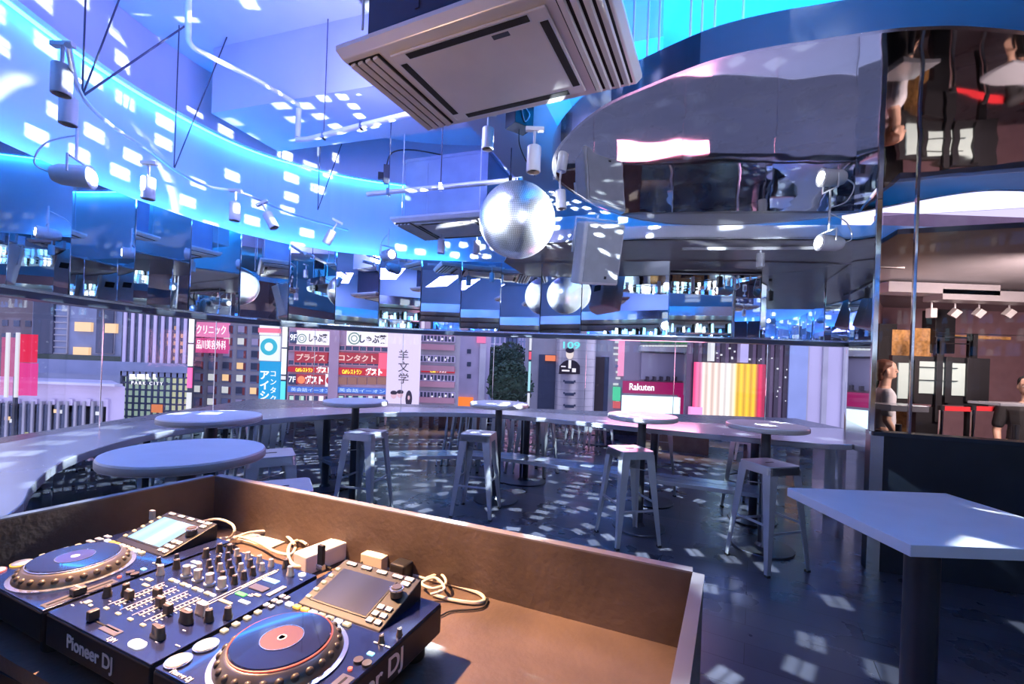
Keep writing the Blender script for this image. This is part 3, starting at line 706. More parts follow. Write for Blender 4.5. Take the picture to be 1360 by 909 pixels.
for p,Y,tx,rz,l in spots:
    q = atY(p[0],p[1],Y)
    if first: o = sp0; first = False
    else: o = dup(sp0,(0,0,0),0,l)
    o.location = q; o.rotation_euler = (0,-tx,0); o['label'] = l; o['group'] = 'track spotlights'
# curved lighting track
tr = [tuple(atz(x,y,z)) for x,y,z in ((90,60,2.75),(109,128,2.85),(150,168,2.9),(198,200,2.95),(231,225,3.0),(274,247,3.0),(323,257,3.0),(390,285,3.0),(462,306,3.0))]
tubething('lighting_track',tr,.012,'pipe','thin curved lighting track hanging before the blue wall','lighting track')
for k,(p,l) in enumerate((((231,225,3.0),'steel hanging wires holding the middle of the curved track'),((422,279,3.0),'thin wires holding the far end of the curved track'),((109,128,2.85),'thick hanging wires at the near end of the curved track'))):
    q = atz(*p); m = MB()
    for dx,dy in ((.0,.0),(.32,.12)): m.tube([q,(q.x+dx,q.y+dy,ZTOP)],.0045,6)
    if k == 2: m.tube([q,tuple(atz(245,35,3.7))],.006,6)
    tag(m.build('hanger_wires','wire'),l,'wires')
# par lamps
def par(px,py,Y,aim,label,s=1):
    q = atY(px,py,Y); d = (Vector(aim)-q).normalized()
    t = thing('beam_lamp',label,'lamp',tuple(q))
    MB().lathe([(.001,-.20),(.045,-.19),(.062,-.15),(.066,-.02),(.07,0),(.062,.004),(.001,.004)],28,(0,0,0),d).build('housing','white',t,True)
    MB().lathe([(.001,.005),(.040*s,.005),(.040*s,.010),(.001,.012)],24,(0,0,0),d).build('lens','lens',t,True)
    s_ = Vector((-d.y,d.x,0)).normalized()*.085; c = -d*.08
    MB().tube([c+s_,c+s_+Vector((0,0,.10)),c-s_+Vector((0,0,.10)),c-s_],.007,8).build('yoke','white',t,True)
    MB().cone(tuple(c+Vector((0,0,.10))),tuple(c+Vector((0,0,.30))),.008,n=8).build('stem','white',t,True)
    MB().tube(catmull([c-d*.1,c-d*.2+Vector((0,0,.05)),c-d*.15+Vector((0,0,.18)),c+Vector((0,0,.25))],6),.005,6).build('power_cord','white',t,True)
    L = D.lights.new('beam','SPOT'); L.energy = 9500; L.spot_size = math.radians(16); L.spot_blend = .5; L.color = (.85,.92,1); L.shadow_soft_size = .03
    o = D.objects.new('beam_light',L); C.objects.link(o); o.location = q+d*.05; o.rotation_euler = d.to_track_quat('-Z','Y').to_euler()
BC = (0,3.6,2.65)
par(122,236,2.75,BC,'bright white beam lamp hanging in front of the mirrors at far left')
par(520,338,5.0,BC,'bright beam lamp shining below the farther air conditioner')
par(1088,322,3.7,BC,'bright white beam lamp hanging by the mirrored corner at the right')
# speaker
def speaker(px,py,Y,rz,label):
    q = atY(px,py,Y); t = thing('loudspeaker',label,'loudspeaker',tuple(q)); t.rotation_euler = (math.radians(14),math.radians(-4),rz)
    w,h,dp = .44,.56,.30
    m = MB(); hw = w/2; 
    m.prism([(-hw,-dp/2),(hw,-dp/2),(hw*.98,0),(hw*.55,dp/2),(-hw*.55,dp/2),(-hw*.98,0)],-h/2,h/2); m.build('cabinet','speaker',t,bevel=.02,seg=3)
    MB().box((0,-dp/2-.006,0),(w-.06,.012,h-.05)).build('grille','grille',t,bevel=.005)
    MB().box((.05,-dp/2-.0135,-h/2+.07),(.026,.003,.026)).build('badge','black',t)
    MB().box((0,dp/2+.002,0),(.12,.004,.09)).build('connector_plate','black',t)
    MB().tube([(-hw-.01,0,0),(-hw-.01,0,h/2+.03),(hw+.01,0,h/2+.03),(hw+.01,0,0)],.012,8).build('yoke_bracket','white',t,True)
    MB().cone((0,0,h/2+.03),(0,0,h/2+.07),.015,n=10).build('mounting_pole','white',t,True)
    return t
speaker(788,337,4.2,math.radians(24),'white loudspeaker hanging right of the mirror ball')
q = atY(690,157,3.0); t = thing('control_box','small dark blue box hanging by a wire above the mirror ball','control box',tuple(q),.6)
MB().box((0,0,0),(.15,.12,.15)).build('case','navy',t,bevel=.004); MB().cone((0,0,.07),(0,0,1.1),.004,n=6).build('hanger_wire','wire',t)
MB().tube(catmull([(0,-.06,.05),(.03,-.075,0),(0,-.065,-.05),(-.03,-.07,.02)],6),.004,6).build('coiled_lead','pipe',t,True)
MB().tube(catmull([(0,0,-.07),(.02,.02,-.16),(.10,.05,-.24),(.22,.1,-.30)],6),.004,6).build('dangling_lead','bcable',t,True)
t = thing('valve_unit','small dark valve unit with cables at the left end of the farther duct','valve unit',tuple(atY(513,232,4.3)),.2)
MB().box((0,0,0),(.05,.05,.18)).build('body','post',t,bevel=.004); MB().box((-.05,0,-.02),(.05,.03,.07)).build('actuator','black',t,bevel=.003)
MB().tube(catmull([(0,0,.09),(.05,0,.22),(.25,0,.27),(.6,0,.25)],6),.007,6).build('lead','bcable',t,True)
# soffit track
p0 = atz(905,331,ZT-.02); p1 = atz(1100,330,ZT-.02)
o = MB().box(tuple((p0+p1)/2),((p1-p0).length,.035,.03),math.atan2(p1.y-p0.y,p1.x-p0.x)).build('lighting_track','soffit'); tag(o,'straight grey lighting track under the grey soffit','lighting track')
# ceiling slats above island
for k,x in enumerate((.75,1.25,1.8,2.4,3.0)):
    pass

# ================================================================ MIRROR IMAGE OF THE ROOM, BUILT AS SPACE BEYOND THE PARTITION
MB().span(6.1,9.1,7.4,7.6,0,ZTOP).build('wall_far','mauve',kind='structure')
wallseg(PE,Vector((6.1,7.5)),0,2.66,-.1).build('wall_far_side','mauve',kind='structure')
MB().prism([(3.3,4.3),(3.0,3.5),(5.4,2.6),(9,2.2),(9,7.6),(6.0,7.6),(3.8,5.05)],2.62,2.66).build('ceiling_far_room','soffit',kind='structure')
t = thing('display_stand','black stand with a flat screen seen from behind beyond the partition','display stand',tuple(atz(1245,600,0).xy.to_3d()) ,0)
t.location = (4.83,5.2,0); YD = 5.2
def rel(px,py): p = atY(px,py,YD); return Vector((p.x-4.83,0,p.z))
def rbox(par,nm,x0,y0,x1,y1,th,m,dy=0,bev=.003):
    a = rel(x0,y0); b = rel(x1,y1); return MB().box(((a.x+b.x)/2,dy,(a.z+b.z)/2),(abs(b.x-a.x),th,abs(a.z-b.z))).build(nm,m,par,bevel=bev)
rbox(t,'screen_back',1183,472,1310,540,.05,'black')
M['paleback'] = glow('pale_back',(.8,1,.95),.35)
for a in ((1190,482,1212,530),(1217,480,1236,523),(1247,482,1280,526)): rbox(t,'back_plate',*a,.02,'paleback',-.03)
for a in ((1238,470,1243,560),(1250,474,1256,535),(1215,487,1265,490),(1215,504,1265,507),(1209,478,1213,534),(1278,476,1283,534)): rbox(t,'mounting_bracket',*a,.03,'black',-.05)
for a in ((1211,560,1217,580),): pass
rbox(t,'stand_pillar',1214,540,1248,578,.06,'black')
MB().span(-.3,.3,-.2,.25,0,.03).build('stand_base','black',t,bevel=.005)
rbox(t,'stand_column',1222,560,1240,700,.06,'black',.01)
t = thing('truss_frame','black overhead truss frame behind the screen stand','frame',(4.9,5.4,0)); YD = 5.4
def rel(px,py): p = atY(px,py,YD); return Vector((p.x-4.9,0,p.z))
for a in ((1240,446,1290,450),(1242,450,1246,474),(1286,444,1290,474),(1240,455,1290,458)): rbox(t,'truss_bar',*a,.04,'black')
rbox(t,'upright',1242,446,1246,640,.04,'black'); rbox(t,'upright',1286,444,1290,640,.04,'black'); rbox(t,'long_bar',1240,442,1360,446,.04,'black')
t = thing('timber_screen','warm orange lit timber panel on the far side of the partition','panel',(4.9,6.0,0)); YD = 6.0
def rel(px,py): p = atY(px,py,YD); return Vector((p.x-4.9,0,p.z))
rbox(t,'left_board',1183,438,1206,474,.06,'grain'); rbox(t,'right_board',1212,436,1234,474,.06,'grain')
rbox(t,'dark_column',1234,412,1258,470,.2,'black'); rbox(t,'pale_board',1258,445,1340,452,.05,'grain')
rbox(t,'lower_board',1184,545,1212,640,.05,'grain'); rbox(t,'side_board',1166,430,1182,640,.05,'blackcloth')
t = thing('mirrored_frieze','mirrored frieze hanging beyond the partition below the blue edge','frieze',(0,0,0)); YD = 4.6
def rel(px,py): p = atY(px,py,YD); return p
for a in ((1168,312,1200,357),(1208,305,1364,357)):
    p = rel(a[0],a[1]); q = rel(a[2],a[3]); MB().box(((p.x+q.x)/2,YD,(p.z+q.z)/2),(q.x-p.x,.03,abs(p.z-q.z))).build('frieze_panel','steel',t)
# counter strip beyond and barriers
t = thing('side_counter','pale narrow counter strip standing beyond the partition','counter',(4.2,4.4,0)); YD = 4.4
def rel(px,py): p = atY(px,py,YD); return Vector((p.x-4.2,0,p.z))
rbox(t,'counter_top',1166,536,1215,546,.3,'counter'); MB().cone((-.35,0,0),(-.35,0,1.02),.025,n=12).build('support','post',t)
t = thing('side_counter','pale counter end sticking in at the right edge beyond the partition','counter',(4.9,4.3,0)); YD = 4.3
def rel(px,py): p = atY(px,py,YD); return Vector((p.x-4.9,0,p.z))
rbox(t,'counter_top',1306,534,1375,540,.3,'counter'); MB().cone((.0,0,0),(.0,0,1.07),.025,n=12).build('support','post',t)
def barrier(pxs,Y,label):
    g = None
    for k,x in enumerate(pxs):
        p = atY(x,545,Y); t = thing('belt_barrier',label[k],'barrier',(p.x,p.y,0),0,'belt barrier posts')
        MB().cone((0,0,.02),(0,0,p.z),.022,n=16).build('post','chrome',t,True); MB().lathe([(.001,0),(.13,0),(.12,.02),(.001,.03)],24).build('base','post',t,True)
        MB().cone((0,0,p.z),(0,0,p.z+.05),.028,n=16).build('belt_head','black',t,True)
        if k+1 < len(pxs):
            q = atY(pxs[k+1],545,Y); MB().box(((q.x-p.x)/2,0,p.z+.02),(abs(q.x-p.x),.004,.05)).build('belt','redbelt',t)
barrier([1250,1292,1352],4.8,['chrome belt barrier post nearest the screen stand','chrome belt barrier post in the middle of the red belt','chrome belt barrier post at the right end of the red belt'])
# white lamps and tracks in far room
for k,(x,l) in enumerate(((1237,'white square spotlight box under the far room ceiling'),(1268,'white tilted track lamp, second in the far room'),(1300,'white tilted track lamp, middle one in the far room'),(1340,'white track lamp at the right end of the far room'))):
    p = atY(x,416,5.6); t = thing('track_spotlight',l,'spotlight',tuple(p),0,'far room spotlights')
    MB().box((0,0,0),(.08,.08,.12 if k==0 else .10),rx=.0 if k==0 else .4,ry=0 if k==0 else .5).build('head','white',t,bevel=.006); MB().cone((0,0,.04),(0,0,2.62-p.z),.01,n=8).build('stem','pipe',t)
o = MB().box((5.6,5.6,2.6),(2.6,.04,.03)).build('lighting_track','black'); tag(o,'black lighting track carrying the far room lamps','lighting track')
for k,(x,py,s) in enumerate(((1230,385,1),(1300,395,1))):
    p = atY(x,py,5.3); o = MB().box((p.x+.1,p.y,p.z),(1.3,.25,.12)).build('air_duct','soffit'); tag(o,('upper','lower')[k]+' grey rectangular duct under the far room ceiling','duct')

# ---------------- people
def body(parent, segs, m, name, res=.012):
    """one continuous surface from metaball-like chains: voxel-remeshed tapering limbs"""
    b = MB()
    for pts in segs:
        for (p0,r0),(p1,r1) in zip(pts,pts[1:]):
            p0 = Vector(p0); p1 = Vector(p1); n = max(2,int((p1-p0).length/.012))
            if not isinstance(r0,tuple): r0 = (r0,)*3
            if not isinstance(r1,tuple): r1 = (r1,)*3
            for k in range(n+1):
                t = k/n; c = p0.lerp(p1,t); r = [r0[i]*(1-t)+r1[i]*t for i in range(3)] if isinstance(r0,tuple) else [r0*(1-t)+r1*t]*3
                b.ell(c,r,10,6)
    o = b.build(name,m,parent,True); md = o.modifiers.new('rm','REMESH'); md.mode = 'VOXEL'; md.voxel_size = res; md.use_smooth_shade = True
    return o
def person(loc, rz, label, top, hairm, s=1.0):
    t = thing('person',label,'person',loc,rz); t.scale = (s,s,s)
    sk = [[((0,0,1.38),(.062,.055,.05)),((0,-.012,1.50),(.052,.052,.05))],[((0,-.018,1.565),(.070,.082,.075)),((0,-.015,1.63),(.076,.092,.09))],[((0,-.075,1.545),(.035,.03,.03)),((0,-.07,1.53),(.04,.03,.02))],[((0,-.112,1.585),.011),((0,-.106,1.612),.008)]]
    for sx in (-1,1):
        sk.append([((sx*.20,0,1.30),.047),((sx*.235,.01,1.06),.038),((sx*.21,-.10,.86),.028)])
        h = Vector((sx*.205,-.13,.80)); sk.append([((sx*.21,-.105,.85),(.034,.02,.034)),(tuple(h),(.034,.018,.034))])
        for k in range(4):
            x = h.x-sx*(-.024+k*.016); L = (.055,.068,.072,.060)[k]
            sk.append([((x,h.y,h.z-.01),.009),((x,h.y-.012,h.z-.01-L*.55),.008),((x,h.y-.035,h.z-.01-L*.95),.007)])
        sk.append([((h.x-sx*.028,h.y,h.z+.02),.010),((h.x-sx*.05,h.y-.02,h.z-.015),.009),((h.x-sx*.052,h.y-.035,h.z-.04),.008)])
        sk.append([((sx*.077,-.01,1.585),(.012,.018,.03)),((sx*.080,-.005,1.59),(.010,.015,.028))])
        sk.append([((sx*.09,0,.92),.09),((sx*.10,0,.50),.06),((sx*.10,.01,.10),.042),((sx*.10,-.10,.04),.035)])
    sk.append([((0,0,.95),(.15,.10,.08)),((0,0,1.15),(.13,.09,.1)),((0,0,1.32),(.17,.09,.07)),((0,0,1.40),(.07,.06,.04))])
    sk.append([((-.18,0,1.34),.05),((.18,0,1.34),.05)])
    body(t,sk,'skin','body',.009)
    for sx in (-1,1):
        e = MB().ell((sx*.030,-.098,1.595),(.013,.008,.007),10,6).build('eye','print',t,True); MB().ell((sx*.030,-.105,1.595),(.005,.003,.005),8,6).build('pupil','black',e,True)
        MB().box((sx*.031,-.103,1.617),(.028,.006,.005)).build('eyebrow',hairm,t,bevel=.002)
    MB().ell((0,-.101,1.540),(.022,.007,.005),10,6).build('mouth','redbelt',t,True)
    hr = [[((0,.01,1.66),(.088,.095,.07)),((0,.03,1.62),(.088,.085,.08))],[((0,.045,1.56),(.075,.05,.06)),((0,.04,1.52),(.06,.04,.04))]]
    body(t,hr,hairm,'hair',.010)
    cl = [[((0,0,.93),(.165,.118,.06)),((0,0,1.14),(.150,.108,.1)),((0,0,1.32),(.185,.106,.07)),((0,0,1.39),(.085,.072,.03))],[((-.19,0,1.34),.062),((.19,0,1.34),.062)]]
    for sx in (-1,1): cl.append([((sx*.19,0,1.34),.064),((sx*.225,.005,1.14),.056)])
    body(t,cl,top,'shirt',.011)
    tr_ = []
    for sx in (-1,1): tr_.append([((sx*.085,0,.90),(.10,.11,.08)),((sx*.10,0,.50),.075),((sx*.10,.01,.12),.058)])
    body(t,tr_,'blackcloth','trousers',.012)
    for sx in (-1,1): MB().ell((sx*.10,-.06,.045),(.055,.14,.045),12,8).build('shoe','black',t,True)
    return t
p = atY(1176,470,4.85); person((p.x,p.y,0),math.radians(60),'person with brown hair and pale top facing right beyond the partition','whitecloth','hair',.97)
p = atY(1364,560,4.6); person((p.x,p.y,0),math.radians(-50),'person in black standing at the right edge beyond the partition','blackcloth','blackcloth',.90)

# ================================================================ EXTERIOR
E = {}
def em(name,col,s=1.0,var=.1,scale=.5):
    if name not in E:
        m = mat('ext_'+name,col,.7,var=var,scale=scale); E[name] = m
    return E[name]
def eg(name,col,s):
    if name not in E: E[name] = glow('lit_'+name,col,s)
    return E[name]
MB().span(-160,160,5.6+3,220,-26.2,-26).build('ground_street',mat('asphalt',(.34,.28,.34),.6,scale=.3),kind='structure')
def ext(px0,py0,px1,py1,Y):
    a = atY(px0,py0,Y); b = atY(px1,py1,Y); zc = sorted((a.z,b.z)); xc = sorted((a.x,b.x)); return xc[0],xc[1],zc[0],zc[1]
def bldg(name,label,rect,Y,depth,m,top=0,cat='building'):
    x0,x1,z0,z1 = ext(*rect,Y); z1 += top
    t = thing(name,label,cat,((x0+x1)/2,Y,-26)); t['W'] = x1-x0
    hw = (x1-x0)/2; sh = depth*(x0+x1)/2/Y      # back edge shifted along the sight line so side walls stay hidden
    MB().prism([(-hw,0),(hw,0),(hw+sh,depth),(-hw+sh,depth)],0,z1+26).build('walls',m,t)
    return t,(x0+x1)/2,Y
def part(t,cx,Y,nm,rect,th,m,dy=0,bev=0,stuff=None):
    x0,x1,z0,z1 = ext(*rect,Y)
    return MB().box(((x0+x1)/2-cx,-th/2+dy,(z0+z1)/2+26),(x1-x0,th,z1-z0)).build(nm,m,t,bevel=bev)
def grid(t,cx,Y,nm,rect,nx,ny,fx,fy,m,th=.1,skip=0,mats=None,lower=0):
    x0,x1,z0,z1 = ext(*rect,Y); dx = (x1-x0)/nx; dz = (z1-z0)/ny
    for i in range(nx):
        for j in range(ny):
            if random.random() < skip: continue
            mm = random.choice(mats) if mats else m
            MB().box((x0+(i+.5)*dx-cx,-th/2,z0+(j+.5)*dz+26),(dx*fx,th,dz*fy)).build(nm,mm,t)
def sgn(t,cx,Y,s,rect,m,tcol,size,nm='sign',vertical=False,th=.25,bold=0,dx=0,dz=0):
    x0,x1,z0,z1 = ext(*rect,Y); c = ((x0+x1)/2-cx,-th/2,(z0+z1)/2+26)
    b = MB().box(c,(x1-x0,th,z1-z0)).build(nm,m,t)
    if s:
        o = text(s,1,'lettering',tcol,b,(c[0]+dx/2,-th-.02,c[2]+dz),(PI/2,0,0),.02,bold=bold)
        fit(o,((x1-x0)-abs(dx))*.86,(z1-z0)*(.62 if len(s)>2 else .55))
    return b
wht = eg('white',(1,1,1),1.0); lil = em('lilac',(.55,.5,.68)); grey = em('grey',(.38,.38,.44)); dgl = mat('ext_dark_glass',(.05,.07,.13),.15,.6,scale=.3)
blg = em('bluegrey',(.22,.27,.42)); warmw = eg('warm',(1,.62,.3),.9); palew = eg('palew',(.85,.85,.8),.65); redw = em('redw',(.30,.08,.09)); navyw = em('navyw',(.06,.08,.14))
pinkf = em('pinkf',(.55,.3,.36)); tc_w = eg('txtw',(1,.97,.97),1.1); tc_d = em('txtd',(.04,.03,.05)); brown = em('brown',(.16,.13,.15))
def mull(t,cx,Y,rect,nx,ny,m,w=.12):
    x0,x1,z0,z1 = ext(*rect,Y); mb = MB()
    for i in range(nx+1): mb.box((x0+(x1-x0)*i/nx-cx,-.1,(z0+z1)/2+26),(w,.2,z1-z0))
    for j in range(ny+1): mb.box(((x0+x1)/2-cx,-.08,z0+(z1-z0)*j/ny+26),(x1-x0,.16,w))
    return mb.build('facade_grid',m,t)
# left: brown block, hotel tower
t,cx,Y = bldg('apartment_building','brown low block with small windows at the far left',(-60,380,45,600),75,5,brown,8)
grid(t,cx,Y,'window',(0,420,44,475),3,3,.5,.45,dgl)
t,cx,Y = bldg('hotel_tower','blue grey hotel tower with warm lit windows behind the station roof',(45,380,168,600),60,5,blg,10)
part(t,cx,Y,'dark_bay',(48,395,72,470),.3,dgl); part(t,cx,Y,'dark_bay',(132,395,152,470),.3,dgl)
mull(t,cx,Y,(70,395,90,470),1,9,grey,.15); mull(t,cx,Y,(132,395,152,470),2,9,grey,.15)
for r in ((103,428,124,441),(101,461,121,472),(143,430,157,443)): part(t,cx,Y,'lit_window',r,.4,warmw)
part(t,cx,Y,'roof_garden',(57,470,170,481),.8,em('hedge',(.03,.06,.05)))
t,cx,Y = bldg('station_building','long pale station roof with a columned glass wall below, far left',(-80,505,163,600),30,5,lil)
part(t,cx,Y,'upper_wall',(-80,476,162,507),.2,blg,6); part(t,cx,Y,'roof_edge',(-80,504,163,510),.6,wht if 0 else em('pale',(.62,.62,.75)))
part(t,cx,Y,'glass_strip',(-80,532,142,590),.15,dgl)
for k in range(8): 
    x = -25+k*23.5; part(t,cx,Y,'column',(x,530,x+4.5,592),.15,lil)
for k in range(14): 
    x = -10+k*11.3; part(t,cx,Y,'mullion',(x,533,x+1,590),.25,grey)
for k in range(9):
    x = random.uniform(0,135); y = random.uniform(538,575); part(t,cx,Y,'lit_window',(x,y,x+7,y+5),.18,random.choice([warmw,palew,eg('olive',(.5,.5,.2),.5)]))
t,cx,Y = bldg('glass_tower','glass corner building with vertical fins and a lit grid lobby',(164,380,252,600),36,5,dgl,8)
for k in range(9): x = 166+k*10; part(t,cx,Y,'fin',(x,410,x+1.3,483),.1,lil)
grid(t,cx,Y,'lit_window',(212,430,246,482),4,5,.5,.5,eg('dimo',(.6,.32,.18),.6),.06,.3); part(t,cx,Y,'band',(164,483,252,496),.3,blg)
part(t,cx,Y,'lit_lobby',(168,497,226,560),.1,eg('lobby',(.45,.6,.45),.55)); part(t,cx,Y,'lit_lobby',(230,495,250,560),.1,eg('lobby2',(.7,.7,.4),.6))
mull(t,cx,Y,(164,490,252,565),11,8,navyw,.14)
for k,x in enumerate((176,186,198,207)): part(t,cx,Y,'sign_letter_block',(x,497,x+(6,9,2,2)[k],503+1),.3,tc_w)
b = part(t,cx,Y,'name_board',(176,506,224,512),.3,navyw); p = atY(200,509,Y); fit(text('PARK CITY',.85,'lettering',tc_w,b,(p.x-cx,-.35,p.z+26),(PI/2,0,0),.02,spacing=1.6),2.5,.26)
part(t,cx,Y,'orange_panel',(205,537,218,548),.3,eg('orp',(1,.3,.1),.6))
# office with pink clinic sign
t,cx,Y = bldg('office_building','grey office block with a grid of windows and a pink clinic sign',(255,400,380,600),42,5,grey,8)
x0,x1,z0,z1 = ext(258,428,347,545,Y)
nx,ny = 5,7; dx=(x1-x0)/nx; dz=(z1-z0)/ny
for i in range(nx):
    for j in range(ny):
        cxx = x0+(i+.5)*dx-cx; czz = z0+(j+.5)*dz+26
        w = MB().box((cxx,-.05,czz),(dx*.66,.1,dz*.70)).build('window',blg,t)
        MB().box((cxx-dx*.07,-.12,czz+dz*.06),(dx*.46,.06,dz*.52)).build('pane',random.choice([blg,navyw,palew,warmw,lil,lil]),w)
        MB().box((cxx+dx*.24,-.12,czz),(dx*.16,.06,dz*.6)).build('curtain',redw,w)
b = sgn(t,cx,Y,'品川美容外科',(261,449,305,470),eg('pinks',(.75,.08,.28),.75),tc_w,1.0*.95,dz=.1)
b = sgn(t,cx,Y,'クリニック',(261,428,305,449),eg('pinks2',(.9,.25,.5),.85),tc_w,.95)
b = sgn(t,cx,Y,'',(347,423,371,446),eg('w2',(.85,.9,.95),.9),tc_w,1,'upper_sign')
b = sgn(t,cx,Y,'',(347,436,373,443),eg('redb',(.9,.2,.3),.9),tc_w,1,'red_sign',th=.5)
b = sgn(t,cx,Y,'',(347,446,372,480),eg('w2',(.85,.9,.95),.9),tc_w,1,'logo_sign')
p = atY(359.5,461,Y); MB().lathe([(.40,0),(.62,.02),(.80,0),(.62,-.02)],28,(p.x-cx,-.32,p.z+26),(0,-1,0)).build('round_logo',eg('teal',(.05,.5,.62),.8),b)
text('FamiFi',.45,'lettering','ext_txt' if 0 else E['txtd'],b,(p.x-cx,-.3,p.z+26-1.5),(PI/2,0,0),.01) if 0 else None
b = sgn(t,cx,Y,'',(347,480,371,560),eg('cyan',(.02,.36,.68),.85),tc_w,1,'blue_sign')
for k,ch in enumerate('アイシティ'): p = atY(353.5,499+k*13.5,Y); text(ch,.95,'lettering',tc_w,b,(p.x-cx,-.3,p.z+26),(PI/2,0,0),.02,bold=.02)
for k,ch in enumerate('コンタクト'): p = atY(365,497+k*11,Y); text(ch,.66,'lettering',tc_w,b,(p.x-cx,-.3,p.z+26),(PI/2,0,0),.02)
# glowing poles outside; the first two imitate reflections on our window mullions
def mast(x,label,segs,Y=25):
    q = atY(x,500,Y); t = thing('sign_mast',label,'sign',(q.x,Y,-26))
    MB().box((0,.05,14.7),(.30,.12,29.4)).build('frame','darkrail',t)
    for y0,y1,m in segs:
        a = atY(x-3,y0,Y); b = atY(x+3,y1,Y); MB().box((0,-.05,(a.z+b.z)/2+26),(.24,.08,abs(a.z-b.z)-.04)).build('lit_segment',m,t)
mast(253,'slim vertical lit sign mast left of the pink clinic sign',[(420,456,wht),(457,487,wht),(488,516,eg('pk',(1,.15,.4),.9)),(521,560,palew)])
mast(377,'slim vertical lit sign mast right of the blue contact lens sign',[(420,462,wht),(463,498,wht),(499,505,palew),(506,532,eg('cy2',(.1,.7,.9),.9)),(534,560,eg('pk2',(1,.5,.6),.9))])
# restaurant signs building
t,cx,Y = bldg('shop_building','pink grey shop building stacked with Japanese restaurant signs',(382,400,517,600),40,5,em('rose',(.42,.30,.38)),8)
cyl = cx
pink3 = eg('p3',(.95,.12,.35),.95); wsg = eg('wsg',(.95,.88,.92),.85); rsg = eg('rsg',(.50,.015,.03),.8); rs2 = eg('rs2',(.42,.03,.05),.7); bsg = eg('bsg',(.06,.16,.55),.8); ysg = eg('ysg',(1,.75,.05),1.2)
for a,b_ in ((384,440),(450,516)):
    for y0,y1 in ((459,468),(478,487),(524,545)): 
        w = part(t,cx,Y,'window_row',(a,y0,b_,y1),.12,dgl if y0<500 else navyw)
        mull(t,cx,Y,(a,y0,b_,y1),7,1,pinkf,.08)
for k,x in enumerate((441,)): part(t,cx,Y,'pilaster',(x,420,x+8,548),.35,em('rose',(0,0,0)))
for k in range(10): x = 386+k*13; part(t,cx,Y,'lit_window',(x,526,x+5,540),.2,random.choice([palew,wsg,eg('grw',(.6,.9,.7),.6)]))
sgn(t,cx,Y,'',(393,431,434,437),pink3,tc_w,.8,'pink_sign'); sgn(t,cx,Y,'',(458,434,516,439),pink3,tc_w,.8,'pink_sign')
sgn(t,cx,Y,'しゃぶ葉',(396,439,438,459),wsg,tc_d,1.15*.9,dx=1.0,bold=.03)
sgn(t,cx,Y,'しゃぶ葉',(462,440,517,461),wsg,tc_d,1.25,dx=1.0,bold=.03)
for x,r in ((403,.42),(472,.55)):
    p = atY(x,450,Y); MB().lathe([(r*.8,0),(r*.92,.02),(r,0)],20,(p.x-cx,-.3,p.z+26),(0,-1,0)).lathe([(r*.4,0),(r*.5,.02),(r*.55,0)],16,(p.x-cx,-.3,p.z+26),(0,-1,0)).build('leaf_logo',eg('lf',(.2,.35,.25),.5),t)
sgn(t,cx,Y,'9F',(387,441,396,456),navyw,tc_w,.75,'floor_sign')
sgn(t,cx,Y,'プライス',(393,467,436,483),rs2,eg('beig',(.9,.6,.5),.8),1.3*.9,bold=.02)
sgn(t,cx,Y,'コンタクト',(448,468,504,484),rs2,eg('beig',(.9,.6,.5),.8),1.25,bold=.02)
sgn(t,cx,Y,'',(504,469,516,500),eg('pkr',(.9,.12,.2),.85),tc_w,1,'red_panel')
for r,s in (((384,487,446,496),.72),((446,488,516,500),.82)):
    b = sgn(t,cx,Y,'',r,rsg,tc_w,1,'cafe_sign'); mid = (r[0]+r[2])/2; p = atY(mid-(9 if s<.8 else 12),(r[1]+r[3])/2,Y); fit(text('Caféレストラン',1,'lettering',ysg,b,(p.x-cx,-.3,p.z+26),(PI/2,0,0),.02,bold=.03),1.7*s/.8,.42*s/.8)
    p = atY(mid+(17 if s<.8 else 17),(r[1]+r[3])/2,Y); fit(text('ガスト',1,'lettering',eg('wb',(1,1,.95),1.4),b,(p.x-cx,-.32,p.z+26),(PI/2,0,0),.02,bold=.06),1.45*s/.8,.62*s/.8)
sgn(t,cx,Y,'7F',(385,497,395,511),navyw,tc_w,.8,'floor_sign')
b = sgn(t,cx,Y,'',(395,497,433,511),rs2,tc_w,1,'cafe_sign'); p = atY(419,504.5,Y); fit(text('ガスト',1,'lettering',tc_w,b,(p.x-cx,-.3,p.z+26),(PI/2,0,0),.02,bold=.05),1.6,.75)
p = atY(402,504.5,Y); MB().lathe([(.35,0),(.3,.02),(.02,.02)],16,(p.x-cx,-.28,p.z+26),(0,-1,0)).build('round_badge',eg('orr',(.9,.25,.1),.9),b)
b = sgn(t,cx,Y,'',(434,497,446,514),wsg,tc_w,1,'badge_board'); p = atY(440,505.5,Y); MB().lathe([(.36,0),(.3,.02),(.02,.02)],20,(p.x-cx,-.28,p.z+26),(0,-1,0)).build('round_badge',rsg,b)
for k in range(5): x = 450+k*13; part(t,cx,Y,'shop_window',(x,501,x+11,511),.15,eg('brw',(.35,.16,.12),.6))
sgn(t,cx,Y,'英会話イーオン',(384,513,444,523),bsg,eg('bt',(.5,.65,1),1.0),.85); sgn(t,cx,Y,'英会話イーオン',(447,514,517,524),bsg,eg('bt',(.5,.65,1),1.0),.95)
